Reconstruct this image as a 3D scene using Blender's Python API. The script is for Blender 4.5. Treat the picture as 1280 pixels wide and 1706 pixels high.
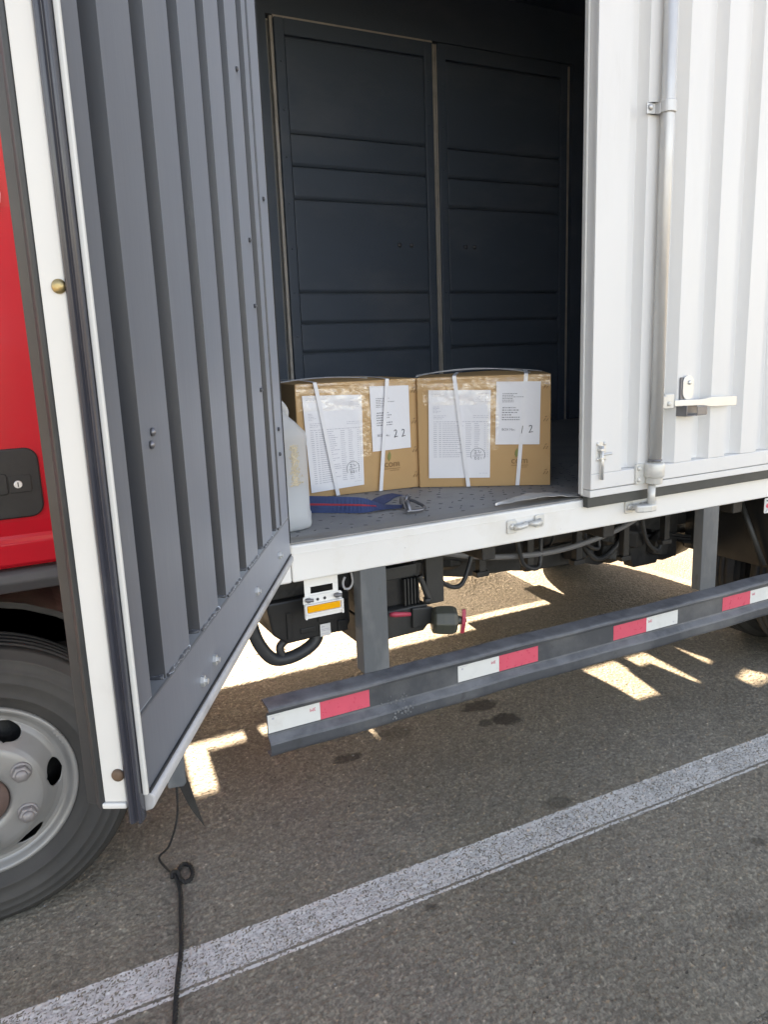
import bpy, math, random
import numpy as np
from mathutils import Vector, Matrix
random.seed(7)
R = math.radians
scene = bpy.context.scene
for o in list(bpy.data.objects):
    bpy.data.objects.remove(o)

# ------------------------------------------------------------------ camera
cam_d = bpy.data.cameras.new('camera'); cam = bpy.data.objects.new('camera', cam_d)
scene.collection.objects.link(cam); scene.camera = cam
rt = Vector((0.88646804, -0.46122382, -0.03803949))
up = Vector((0.12839934, 0.16614595, 0.97770606))
fw = Vector((0.44462122, 0.87158942, -0.20650391))
m = Matrix((rt, up, -fw)).transposed().to_4x4()
m.translation = Vector((0.12716, -1.85, 1.40986))
cam.matrix_world = m
cam_d.sensor_fit = 'HORIZONTAL'; cam_d.sensor_width = 36.0; cam_d.lens = 36.0 * 1274.67 / 1280.0
cam_d.clip_start = 0.02; cam_d.clip_end = 3000.0

# ------------------------------------------------------------------ light
SUN_EL, SUN_AZ_X = 21.0, 0.12            # sun beyond the far side of the truck, slightly to the rear
sdir = Vector((SUN_AZ_X, 1.0, 0)).normalized() * math.cos(R(SUN_EL)); sdir.z = math.sin(R(SUN_EL))
w = bpy.data.worlds.new('World'); scene.world = w; w.use_nodes = True
nt = w.node_tree; bg = nt.nodes['Background']
sky = nt.nodes.new('ShaderNodeTexSky'); sky.sky_type = 'NISHITA'; sky.sun_disc = False
sky.sun_elevation = R(SUN_EL); sky.sun_rotation = math.atan2(sdir.x, sdir.y)
sky.dust_density = 1.0; sky.ozone_density = 0.2; sky.air_density = 0.6
nt.links.new(sky.outputs['Color'], bg.inputs['Color']); bg.inputs['Strength'].default_value = 0.10
sun_d = bpy.data.lights.new('sun', 'SUN'); sun_d.energy = 5.0; sun_d.angle = R(0.8); sun_d.color = (1.0, 0.985, 0.955)
sun = bpy.data.objects.new('sun', sun_d); scene.collection.objects.link(sun)
sun.rotation_euler = sdir.to_track_quat('Z', 'Y').to_euler()
vs = scene.view_settings
vs.view_transform = 'Standard'; vs.look = 'None'; vs.gamma = 1.0; vs.use_curve_mapping = False
vs.exposure = 3.05
vs.use_white_balance = True; vs.white_balance_temperature = 10000.0; vs.white_balance_tint = 18.0

# ------------------------------------------------------------------ mesh builder
class MB:
    def __init__(s, M=None): s.v = []; s.f = []; s.sm = []; s.M = M
    def add(s, vs_, fs, smooth=False):
        b = len(s.v)
        for p in vs_:
            p = Vector(p); s.v.append(tuple(s.M @ p) if s.M else tuple(p))
        for f in fs: s.f.append(tuple(b + i for i in f)); s.sm.append(smooth)
        return s
    def box(s, x0, x1, y0, y1, z0, z1):
        return s.add([(x0,y0,z0),(x1,y0,z0),(x1,y1,z0),(x0,y1,z0),(x0,y0,z1),(x1,y0,z1),(x1,y1,z1),(x0,y1,z1)],
                     [(0,3,2,1),(4,5,6,7),(0,1,5,4),(1,2,6,5),(2,3,7,6),(3,0,4,7)])
    def prism(s, poly, ax, lo, hi, smooth=False):
        # ax: extrusion axis; poly coordinates are the two other axes in order x,y,z
        def P(a, b, c): return {0: (c, a, b), 1: (a, c, b), 2: (a, b, c)}[ax]
        n = len(poly); vs_ = [P(a, b, lo) for a, b in poly] + [P(a, b, hi) for a, b in poly]
        fs = [tuple(range(n)), tuple(range(2*n-1, n-1, -1))]
        s.add(vs_, fs); b = len(s.v) - 2*n
        for i in range(n):
            j = (i+1) % n; s.f.append((b+i, b+n+i, b+n+j, b+j)); s.sm.append(smooth)
        return s
    def sheet(s, poly, ax, lo, hi, steps=1):
        def P(a, b, c): return {0: (c, a, b), 1: (a, c, b), 2: (a, b, c)}[ax]
        n = len(poly); vs_ = []; fs = []
        for k in range(steps+1):
            c = lo + (hi-lo)*k/steps; vs_ += [P(a, b, c) for a, b in poly]
        for k in range(steps):
            for i in range(n-1): fs.append((k*n+i, k*n+i+1, (k+1)*n+i+1, (k+1)*n+i))
        return s.add(vs_, fs)
    def tube(s, path, r, n=10, caps=True, closed=False):
        pts = [Vector(p) for p in path]; m_ = len(pts); vs_ = []; fs = []
        rr = r if isinstance(r, (list, tuple)) else [r]*m_
        prev = None
        for i, p in enumerate(pts):
            if closed: t = pts[(i+1) % m_] - pts[i-1]
            else: t = pts[min(i+1, m_-1)] - pts[max(i-1, 0)]
            t.normalize()
            if prev is None:
                a = Vector((0,0,1)) if abs(t.z) < .9 else Vector((1,0,0)); nrm = t.cross(a).normalized()
            else:
                nrm = (prev - t*prev.dot(t)).normalized()
            prev = nrm; bn = t.cross(nrm)
            for k in range(n):
                th = 2*math.pi*k/n; vs_.append(p + (nrm*math.cos(th) + bn*math.sin(th))*rr[i])
        for i in range(m_ if closed else m_-1):
            j = (i+1) % m_
            for k in range(n):
                l = (k+1) % n; fs.append((i*n+k, i*n+l, j*n+l, j*n+k))
        s.add(vs_, fs, True)
        if caps and not closed:
            b = len(s.v) - m_*n
            s.f.append(tuple(b+k for k in range(n-1, -1, -1))); s.sm.append(False)
            s.f.append(tuple(b+(m_-1)*n+k for k in range(n))); s.sm.append(False)
        return s
    def lathe(s, prof, org, axis, seg=32, smooth=True, caps=True):
        ax = Vector(axis).normalized(); a = Vector((0,0,1)) if abs(ax.z) < .9 else Vector((1,0,0))
        e1 = ax.cross(a).normalized(); e2 = ax.cross(e1); org = Vector(org); vs_ = []; fs = []; m_ = len(prof)
        for r_, h_ in prof:
            for k in range(seg):
                th = 2*math.pi*k/seg; vs_.append(org + ax*h_ + (e1*math.cos(th)+e2*math.sin(th))*r_)
        for i in range(m_-1):
            for k in range(seg):
                l = (k+1) % seg; fs.append((i*seg+k, i*seg+l, (i+1)*seg+l, (i+1)*seg+k))
        s.add(vs_, fs, smooth)
        if caps:
            b = len(s.v)-m_*seg
            s.f.append(tuple(b+k for k in range(seg-1, -1, -1))); s.sm.append(False)
            s.f.append(tuple(b+(m_-1)*seg+k for k in range(seg))); s.sm.append(False)
        return s
    def build(s, name, mat_, parent=None, bevel=0, segs=2, solid=0, angle=35, sub=0, weld=False):
        me = bpy.data.meshes.new(name); me.from_pydata(s.v, [], s.f); me.update()
        import bmesh
        bm = bmesh.new(); bm.from_mesh(me); bmesh.ops.recalc_face_normals(bm, faces=bm.faces); bm.to_mesh(me); bm.free()
        me.polygons.foreach_set('use_smooth', s.sm)
        if weld:
            bm = bmesh.new(); bm.from_mesh(me); bmesh.ops.remove_doubles(bm, verts=bm.verts, dist=1e-5); bm.to_mesh(me); bm.free()
        me.materials.append(mat_)
        o = bpy.data.objects.new(name, me); scene.collection.objects.link(o)
        if parent: o.parent = parent
        if solid:
            md = o.modifiers.new('solid', 'SOLIDIFY'); md.thickness = solid; md.offset = 0
        if sub:
            md = o.modifiers.new('sub', 'SUBSURF'); md.levels = sub; md.render_levels = sub
        if bevel:
            md = o.modifiers.new('bevel', 'BEVEL'); md.width = bevel; md.segments = segs
            md.limit_method = 'ANGLE'; md.angle_limit = R(angle)
        return o

def empty(name, loc=(0,0,0), parent=None):
    o = bpy.data.objects.new(name, None); scene.collection.objects.link(o); o.location = loc; o.empty_display_size = .1
    if parent: o.parent = parent
    return o
def tag(o, label=None, cat=None, group=None, kind=None):
    if label: o['label'] = label
    if cat: o['category'] = cat
    if group: o['group'] = group
    if kind: o['kind'] = kind
    return o
def copy_part(o, parent, loc=None):
    c = o.copy(); scene.collection.objects.link(c); c.parent = parent
    if loc is not None: c.location = loc
    return c
def rrect(x0, x1, y0, y1, r, n=5):
    pts = []
    for cx, cy, a in ((x1-r, y0+r, -90), (x1-r, y1-r, 0), (x0+r, y1-r, 90), (x0+r, y0+r, 180)):
        for k in range(n+1):
            t = R(a + 90*k/n); pts.append((cx + r*math.cos(t), cy + r*math.sin(t)))
    return pts
def smooth_path(pts, n=8):
    P = [Vector(p) for p in pts]; out = []
    for i in range(len(P)-1):
        p0, p1, p2, p3 = P[max(i-1,0)], P[i], P[i+1], P[min(i+2, len(P)-1)]
        for k in range(n):
            t = k/n
            out.append(.5*((2*p1)+(p2-p0)*t+(2*p0-5*p1+4*p2-p3)*t*t+(3*p1-p0-3*p2+p3)*t**3))
    out.append(P[-1]); return out
def text_mesh(name, body, size, M, mat_, parent, align='LEFT', extrude=0.0002):
    cu = bpy.data.curves.new(name+'_c', 'FONT'); cu.body = body; cu.size = size; cu.align_x = align; cu.extrude = extrude
    to = bpy.data.objects.new(name+'_t', cu); scene.collection.objects.link(to)
    dg = bpy.context.evaluated_depsgraph_get()
    me = bpy.data.meshes.new_from_object(to.evaluated_get(dg)); bpy.data.objects.remove(to)
    me.transform(M); me.materials.clear(); me.materials.append(mat_)
    o = bpy.data.objects.new(name, me); scene.collection.objects.link(o); o.parent = parent
    return o

# ------------------------------------------------------------------ materials
def newmat(name):
    m_ = bpy.data.materials.new(name); m_.use_nodes = True; n = m_.node_tree
    return m_, n, n.nodes['Principled BSDF'], n.nodes['Material Output']
def N(n, t, **k):
    x = n.nodes.new(t)
    for a, b in k.items(): setattr(x, a, b)
    return x
def coords(n, scale=(1,1,1)):
    tc = N(n, 'ShaderNodeTexCoord'); mp = N(n, 'ShaderNodeMapping'); mp.inputs['Scale'].default_value = scale
    n.links.new(tc.outputs['Object'], mp.inputs['Vector']); return mp.outputs['Vector']
def noise(n, vec, scale, detail=4, rough=.55):
    x = N(n, 'ShaderNodeTexNoise'); x.inputs['Scale'].default_value = scale; x.inputs['Detail'].default_value = detail
    x.inputs['Roughness'].default_value = rough; n.links.new(vec, x.inputs['Vector']); return x.outputs['Fac']
def ramp(n, fac, lo, hi, c0=(0,0,0,1), c1=(1,1,1,1)):
    x = N(n, 'ShaderNodeValToRGB'); x.color_ramp.elements[0].position = lo; x.color_ramp.elements[1].position = hi
    x.color_ramp.elements[0].color = c0; x.color_ramp.elements[1].color = c1; n.links.new(fac, x.inputs['Fac']); return x.outputs['Color']
def mixc(n, fac, a, b, mode='MIX'):
    x = N(n, 'ShaderNodeMix', data_type='RGBA', blend_type=mode)
    for inp, val in ((x.inputs['Factor'], fac), (x.inputs['A'], a), (x.inputs['B'], b)):
        if hasattr(val, 'is_output'): n.links.new(val, inp)
        else: inp.default_value = val if not isinstance(val, tuple) else (tuple(val)+(1,))[:4]
    return x.outputs['Result']
def c4(c): return (c[0], c[1], c[2], 1)
def paint(name, col, rough=.45, metal=0.0, var=(6, .12), stretch=(1,1,1), dirt=None, bump=None, spec=.5, rvar=.12, sheen=0, dust=None, coat=None):
    m_, n, b, out = newmat(name); vec = coords(n, stretch)
    f = noise(n, vec, var[0], 6)
    c = mixc(n, f, c4([k*(1-var[1]) for k in col]), c4([min(1, k*(1+var[1])) for k in col]))
    if dirt:
        for dc, sc, lo, hi, amt in dirt:
            d = ramp(n, noise(n, vec, sc, 8, .62), lo, hi)
            mm = N(n, 'ShaderNodeMath', operation='MULTIPLY'); mm.inputs[1].default_value = amt
            n.links.new(d, mm.inputs[0]); c = mixc(n, mm.outputs[0], c, c4(dc))
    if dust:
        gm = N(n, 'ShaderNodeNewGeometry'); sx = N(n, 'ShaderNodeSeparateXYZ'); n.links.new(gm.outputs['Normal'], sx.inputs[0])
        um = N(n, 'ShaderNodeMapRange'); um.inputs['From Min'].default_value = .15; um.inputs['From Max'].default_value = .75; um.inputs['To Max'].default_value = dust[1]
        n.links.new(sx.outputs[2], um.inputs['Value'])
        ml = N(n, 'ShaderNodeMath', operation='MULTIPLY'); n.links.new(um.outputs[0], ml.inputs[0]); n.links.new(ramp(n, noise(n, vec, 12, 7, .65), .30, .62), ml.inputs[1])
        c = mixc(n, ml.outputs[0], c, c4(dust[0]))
    n.links.new(c, b.inputs['Base Color'])
    mr = N(n, 'ShaderNodeMapRange'); mr.inputs['To Min'].default_value = max(.02, rough-rvar); mr.inputs['To Max'].default_value = min(1, rough+rvar)
    n.links.new(noise(n, vec, var[0]*2.3, 5), mr.inputs['Value']); n.links.new(mr.outputs[0], b.inputs['Roughness'])
    b.inputs['Metallic'].default_value = metal
    if coat: b.inputs['Coat Weight'].default_value = coat[0]; b.inputs['Coat Roughness'].default_value = coat[1]; b.inputs['Coat IOR'].default_value = 1.6
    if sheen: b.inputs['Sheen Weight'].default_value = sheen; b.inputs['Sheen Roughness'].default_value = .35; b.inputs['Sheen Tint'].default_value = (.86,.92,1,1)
    b.inputs['Specular IOR Level'].default_value = spec
    if bump:
        bp = N(n, 'ShaderNodeBump'); bp.inputs['Strength'].default_value = bump[1]; bp.inputs['Distance'].default_value = bump[2]
        n.links.new(noise(n, vec, bump[0], 6, .6), bp.inputs['Height']); n.links.new(bp.outputs['Normal'], b.inputs['Normal'])
    return m_

M = {}
M['white'] = paint('white_body_paint', (.735,.735,.725), .40, var=(5,.04), stretch=(1,1,.16), dirt=[((.50,.49,.45), 5, .52, .80, .30), ((.38,.36,.31), 16, .62, .82, .22), ((.20,.17,.13), 60, .74, .80, .5)], bump=(6, .10, .012))
M['sill'] = paint('white_sill_paint', (.80,.795,.77), .42, var=(5,.03), dirt=[((.55,.47,.33), 4, .55, .8, .35), ((.12,.10,.08), 34, .69, .74, .8)], bump=(14, .1, .008))
M['edge'] = paint('white_edge_strip', (.70,.70,.675), .4, var=(4,.05), dirt=[((.45,.42,.36), 7, .55, .8, .35)], bump=(20,.1,.005))
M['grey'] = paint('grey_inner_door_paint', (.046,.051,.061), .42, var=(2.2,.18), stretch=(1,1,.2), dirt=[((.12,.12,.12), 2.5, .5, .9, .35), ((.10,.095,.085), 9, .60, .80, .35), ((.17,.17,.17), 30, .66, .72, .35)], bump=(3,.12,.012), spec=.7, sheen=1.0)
grey_nt = M['grey'].node_tree; dsh = N(grey_nt, 'ShaderNodeBsdfSheen'); dsh.inputs['Color'].default_value = (.27,.285,.31,1); dsh.inputs['Roughness'].default_value = .30  # extra sheen lobe, paler at grazing view angles
dad = N(grey_nt, 'ShaderNodeAddShader'); grey_nt.links.new(grey_nt.nodes['Principled BSDF'].outputs[0], dad.inputs[0]); grey_nt.links.new(dsh.outputs[0], dad.inputs[1]); grey_nt.links.new(dad.outputs[0], grey_nt.nodes['Material Output'].inputs['Surface'])
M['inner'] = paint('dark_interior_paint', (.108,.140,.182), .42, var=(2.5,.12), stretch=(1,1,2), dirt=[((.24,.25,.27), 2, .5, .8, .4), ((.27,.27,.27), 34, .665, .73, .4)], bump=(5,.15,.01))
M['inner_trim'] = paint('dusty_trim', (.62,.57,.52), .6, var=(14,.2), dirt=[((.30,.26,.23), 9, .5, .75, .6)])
M['rubber'] = paint('black_rubber', (.028,.030,.033), .5, var=(12,.2), dirt=[((.10,.10,.10), 8, .52, .8, .45)])
M['rubber_edge'] = paint('charcoal_edge_rubber', (.040,.043,.045), .45, var=(10,.2), dirt=[((.09,.09,.09), 5, .5, .8, .5)])
M['gasket'] = paint('glossy_blue_black_gasket', (.045,.048,.062), .22, var=(8,.2), dirt=[((.13,.13,.13), 9, .55, .8, .5)], rvar=.1)
M['gasket_grey'] = paint('grey_bottom_gasket', (.50,.50,.505), .35, var=(12,.15), dirt=[((.18,.17,.17), 14, .52, .75, .5)])
M['gasket_dark'] = paint('dull_olive_rubber_seal', (.062,.064,.060), .6, var=(9,.15), dirt=[((.12,.12,.11), 6, .5, .8, .4)])
M['galv'] = paint('galvanised_steel', (.62,.62,.61), .46, metal=.55, var=(18,.15), stretch=(1,1,.3), dirt=[((.38,.36,.33), 7, .55, .8, .4)], bump=(40,.1,.003))
M['cast'] = paint('painted_casting', (.66,.66,.63), .42, metal=.25, var=(30,.08), dirt=[((.35,.31,.25), 22, .6, .75, .5)], bump=(60,.25,.003))
M['zinc'] = paint('bright_zinc_plate', (.72,.73,.72), .38, metal=.6, var=(12,.08), dirt=[((.55,.50,.42), 8, .5, .9, .3)])
M['steel_dark'] = paint('dark_worn_steel', (.22,.22,.235), .35, metal=.7, var=(35,.25))
M['brass'] = paint('yellowed_bolt', (.45,.34,.17), .38, metal=.8, var=(60,.2), dirt=[((.10,.07,.04), 60, .5, .7, .7)])
M['rust'] = paint('rusty_bolt', (.17,.11,.075), .7, metal=.3, var=(80,.35))
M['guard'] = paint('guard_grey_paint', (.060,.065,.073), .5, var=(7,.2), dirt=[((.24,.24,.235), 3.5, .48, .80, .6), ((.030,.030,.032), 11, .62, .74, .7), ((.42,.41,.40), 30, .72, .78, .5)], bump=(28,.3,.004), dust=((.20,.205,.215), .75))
M['post'] = paint('post_grey_paint', (.105,.115,.122), .5, var=(9,.2), stretch=(1,1,.4), dirt=[((.33,.33,.32), 6, .5, .78, .5), ((.06,.06,.06), 18, .62, .72, .7)], bump=(28,.3,.004))
M['chassis'] = paint('oily_black_chassis', (.013,.013,.0135), .55, var=(9,.4), dirt=[((.045,.041,.036), 7, .48, .75, .7)], bump=(30,.5,.008))
M['blackplastic'] = paint('black_plastic', (.011,.0115,.0125), .42, var=(12,.25), dirt=[((.036,.034,.032), 8, .5, .78, .6)], bump=(60,.2,.003))
M['tank'] = paint('olive_black_metal', (.024,.025,.0245), .5, var=(9,.25), dirt=[((.060,.056,.050), 6, .5, .78, .6)], bump=(30,.2,.004))
M['valve'] = paint('olive_plastic_switch', (.062,.064,.050), .42, var=(20,.15), dirt=[((.2,.19,.16), 14, .55, .8, .4)])
M['redplastic'] = paint('red_plastic_handle', (.50,.05,.085), .4, var=(30,.1))
M['red'] = paint('red_cab_paint', (.52,.008,.020), .26, var=(2,.06), dirt=[((.50,.06,.05), 6, .6, .85, .3)], rvar=.08, spec=.32)
M['decal'] = paint('pale_pink_decal', (.80,.42,.48), .4, var=(10,.05))
M['trim'] = paint('dark_plastic_trim', (.055,.056,.060), .5, var=(8,.15), dirt=[((.12,.12,.12), 8, .5, .8, .4)])
M['tyre'] = paint('dusty_tyre_rubber', (.038,.0365,.035), .72, var=(6,.2), dirt=[((.095,.09,.082), 5, .45, .85, .5), ((.03,.03,.03), 30, .6, .75, .5)], bump=(40,.3,.004))
M['rim'] = paint('painted_steel_rim', (.275,.272,.265), .42, metal=.35, var=(9,.10), dirt=[((.24,.22,.19), 10, .54, .78, .6), ((.48,.46,.43), 22, .66, .78, .5)], bump=(30,.2,.003))
M['hub'] = paint('rusty_brown_hub', (.16,.105,.09), .65, metal=.2, var=(14,.3))
M['nut'] = paint('worn_lug_nut', (.27,.255,.255), .5, metal=.4, var=(50,.2), dirt=[((.22,.20,.19), 30, .5, .7, .6)], bump=(60,.4,.004))
M['threshold'] = paint('dusty_steel_threshold', (.33,.32,.30), .55, metal=.3, var=(11,.2), stretch=(.35,1,1), dirt=[((.17,.15,.13), 9, .5, .7, .7), ((.30,.16,.09), 14, .62, .75, .55)], bump=(40,.4,.004))
M['floor'] = paint('dusty_steel_floor', (.29,.29,.285), .65, metal=.05, var=(7,.2), dirt=[((.42,.415,.40), 3.0, .42, .74, .75), ((.12,.125,.14), 7, .60, .74, .6)], bump=(50,.25,.004))
M['strip'] = paint('loose_alloy_strip', (.58,.575,.56), .4, metal=.45, var=(22,.15), dirt=[((.3,.28,.25), 26, .55, .72, .7)], bump=(60,.6,.004))
M['tapewhite'] = paint('white_reflective_tape', (.72,.725,.70), .35, var=(28,.05), dirt=[((.48,.46,.42), 16, .55, .8, .5)], bump=(160,.1,.002))
M['tapered'] = paint('red_reflective_tape', (.78,.11,.16), .3, var=(28,.08), dirt=[((.60,.20,.22), 14, .55, .8, .5)], bump=(160,.1,.002))
M['redprint'] = paint('red_print', (.70,.10,.16), .5)
M['amber'] = paint('amber_reflector_lens', (.95,.40,.012), .15, var=(60,.1), rvar=.05, bump=(220,.5,.002))
M['label'] = paint('white_sticker', (.66,.66,.65), .5, var=(40,.06))
M['ink'] = paint('printed_ink', (.22,.22,.25), .6, var=(40,.2))
M['ink_pale'] = paint('faint_printed_ink', (.46,.46,.52), .6, var=(60,.25))
M['pen'] = paint('marker_pen_ink', (.05,.05,.06), .5, var=(40,.2))
M['paper'] = paint('white_office_paper', (.86,.86,.885), .55, var=(9,.02), bump=(12,.3,.006))
M['band'] = paint('white_strapping_band', (.84,.84,.86), .35, var=(40,.04), bump=(300,.2,.001))
M['bandtop'] = paint('silvery_strapping_band', (.70,.70,.70), .3, var=(40,.04))
M['cardboard'] = paint('brown_cardboard', (.58,.345,.160), .70, var=(4,.06), dirt=[((.46,.25,.11), 4, .5, .85, .4), ((.64,.43,.23), 7, .55, .85, .35)], bump=(16,.2,.005))
M['cardprint'] = paint('brown_carton_print', (.29,.165,.075), .7)
M['leafprint'] = paint('green_leaf_print', (.25,.255,.085), .7)
M['blue'] = paint('blue_polyester_webbing', (.030,.062,.165), .7, var=(30,.2), dirt=[((.02,.03,.06), 14, .5, .75, .6)], bump=(260,.4,.002))
M['blue_red'] = paint('red_webbing_stripe', (.38,.03,.05), .65, var=(30,.2), bump=(260,.5,.002))
M['rope'] = paint('dark_greasy_rope', (.020,.019,.018), .85, var=(60,.35), dirt=[((.045,.042,.038), 50, .5, .75, .6)], bump=(220,.6,.003))
M['stain'] = paint('tan_residue', (.66,.57,.42), .8, var=(60,.35), bump=(90,.5,.003))
M['cable'] = paint('grey_conduit', (.16,.16,.165), .55, var=(20,.15))

def clear_tape():
    m_, n, b, out = newmat('clear_packing_tape'); vec = coords(n)
    gl = N(n, 'ShaderNodeBsdfGlossy'); gl.inputs['Color'].default_value = (1,.97,.92,1); gl.inputs['Roughness'].default_value = .16
    bp = N(n, 'ShaderNodeBump'); bp.inputs['Strength'].default_value = .8; bp.inputs['Distance'].default_value = .006
    n.links.new(noise(n, vec, 34, 4, .6), bp.inputs['Height']); n.links.new(bp.outputs['Normal'], gl.inputs['Normal'])
    tr = N(n, 'ShaderNodeBsdfTransparent'); mx = N(n, 'ShaderNodeMixShader')
    mr = N(n, 'ShaderNodeMapRange'); mr.inputs['From Min'].default_value = .42; mr.inputs['From Max'].default_value = .72
    mr.inputs['To Min'].default_value = .03; mr.inputs['To Max'].default_value = .19
    n.links.new(noise(n, vec, 42, 5, .65), mr.inputs['Value']); n.links.new(mr.outputs[0], mx.inputs['Fac'])
    n.links.new(tr.outputs[0], mx.inputs[1]); n.links.new(gl.outputs[0], mx.inputs[2]); n.links.new(mx.outputs[0], out.inputs['Surface'])
    return m_
M['cleartape'] = clear_tape()
def jug_mat(name, col, alpha):
    m_, n, b, out = newmat(name)
    b.inputs['Base Color'].default_value = c4(col); b.inputs['Roughness'].default_value = .32
    tl = N(n, 'ShaderNodeBsdfTranslucent'); tl.inputs['Color'].default_value = c4(col)
    a = N(n, 'ShaderNodeMixShader'); a.inputs['Fac'].default_value = .45
    n.links.new(b.outputs[0], a.inputs[1]); n.links.new(tl.outputs[0], a.inputs[2])
    tr = N(n, 'ShaderNodeBsdfTransparent'); mx = N(n, 'ShaderNodeMixShader'); mx.inputs['Fac'].default_value = alpha
    n.links.new(tr.outputs[0], mx.inputs[1]); n.links.new(a.outputs[0], mx.inputs[2]); n.links.new(mx.outputs[0], out.inputs['Surface'])
    return m_
M['jug'] = jug_mat('translucent_plastic', (.90,.91,.91), .66)
M['liquid'] = jug_mat('cloudy_liquid', (.46,.56,.64), .97)

STAINS = [(1.728,.518,.085,.045,.75), (1.752,.372,.060,.050,.8), (1.668,.385,.035,.028,.6), (1.104,.429,.055,.03,.75), (1.34,.50,.075,.05,.4),
          (1.564,-.158,.05,.03,.45), (1.92,-.60,.03,.02,.5), (.98,-.36,.02,.015,.6), (2.3,-.42,.05,.04,.35), (1.62,-.78,.05,.03,.3)]
def asphalt(relief=False):
    m_, n, b, out = newmat('asphalt_relief' if relief else 'asphalt'); vec = coords(n)
    def vor(sc, feat='F1'):
        x = N(n, 'ShaderNodeTexVoronoi', feature=feat); x.inputs['Scale'].default_value = sc; n.links.new(vec, x.inputs['Vector']); return x
    v1 = vor(150); v2 = vor(300)
    sep = N(n, 'ShaderNodeSeparateColor'); n.links.new(v1.outputs['Color'], sep.inputs[0])
    sep2 = N(n, 'ShaderNodeSeparateColor'); n.links.new(v2.outputs['Color'], sep2.inputs[0])
    x1 = N(n, 'ShaderNodeValToRGB'); e = x1.color_ramp.elements
    e[0].position = 0; e[0].color = (.060,.059,.056,1); e[1].position = 1; e[1].color = (.36,.352,.33,1)
    for pos, c in ((.10,(.078,.076,.072,1)), (.5,(.110,.108,.102,1)), (.86,(.158,.155,.146,1)), (.96,(.20,.196,.184,1)), (.985,(.30,.295,.28,1))):
        q = e.new(pos); q.color = c
    if relief:
        at = N(n, 'ShaderNodeAttribute', attribute_name='grain'); n.links.new(at.outputs['Fac'], x1.inputs['Fac'])
    else: n.links.new(sep.outputs[0], x1.inputs['Fac'])
    c = x1.outputs['Color']
    fine = ramp(n, sep2.outputs[1], .0, 1, (.075,.0735,.070,1), (.160,.157,.149,1))
    c = mixc(n, .30, c, fine)
    # broad tone patches of warm and cool grey
    big = noise(n, vec, 1.1, 5, .6); mid = noise(n, vec, 5.5, 5, .6)
    c = mixc(n, ramp(n, big, .35, .65), c, mixc(n, 1.0, c, (.80,.785,.75,1), 'MULTIPLY'))
    c = mixc(n, ramp(n, mid, .42, .72), c, mixc(n, 1.0, c, (1.10,1.10,1.07,1), 'MULTIPLY'))
    # pits
    pits = ramp(n, noise(n, vec, 60, 3, .5), .68, .74); c = mixc(n, pits, c, (.03,.029,.028,1))
    # oil drops
    tc = N(n, 'ShaderNodeSeparateXYZ'); n.links.new(vec, tc.inputs[0])
    wob = noise(n, vec, 26, 4); tot = None
    for (sx, sy, rx, ry, amt) in STAINS:
        def M2(op, a, b_=None):
            x = N(n, 'ShaderNodeMath', operation=op)
            for i, val in enumerate((a, b_)):
                if val is None: continue
                if hasattr(val, 'is_output'): n.links.new(val, x.inputs[i])
                else: x.inputs[i].default_value = val
            return x.outputs[0]
        dx = M2('DIVIDE', M2('SUBTRACT', tc.outputs[0], sx), rx); dy = M2('DIVIDE', M2('SUBTRACT', tc.outputs[1], sy), ry)
        r2 = M2('ADD', M2('MULTIPLY', dx, dx), M2('MULTIPLY', dy, dy))
        r2 = M2('ADD', r2, M2('MULTIPLY', M2('SUBTRACT', wob, .5), 2.6))
        mr = N(n, 'ShaderNodeMapRange'); mr.inputs['From Min'].default_value = 1.25; mr.inputs['From Max'].default_value = .55
        mr.inputs['To Max'].default_value = amt; n.links.new(r2, mr.inputs['Value'])
        tot = mr.outputs[0] if tot is None else M2('MAXIMUM', tot, mr.outputs[0])
    c = mixc(n, tot, c, (.020,.019,.018,1))
    c = mixc(n, 1.0, c, (2.62,2.40,2.02,1) if relief else (1.8,1.68,1.48,1), 'MULTIPLY')
    n.links.new(c, b.inputs['Base Color']); b.inputs['Roughness'].default_value = .8; b.inputs['Specular IOR Level'].default_value = .3
    bp = N(n, 'ShaderNodeBump'); bp.inputs['Strength'].default_value = .35 if relief else 1.0; bp.inputs['Distance'].default_value = .003 if relief else .005
    bp.invert = True
    ad = N(n, 'ShaderNodeMath', operation='ADD'); n.links.new(v1.outputs['Distance'], ad.inputs[0])
    ml = N(n, 'ShaderNodeMath', operation='MULTIPLY'); ml.inputs[1].default_value = .6; n.links.new(noise(n, vec, 90, 4), ml.inputs[0])
    n.links.new(ml.outputs[0], ad.inputs[1]); n.links.new(ad.outputs[0], bp.inputs['Height']); n.links.new(bp.outputs['Normal'], b.inputs['Normal'])
    return m_
M['asphalt'] = asphalt()
M['asphalt_relief'] = asphalt(True)
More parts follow.
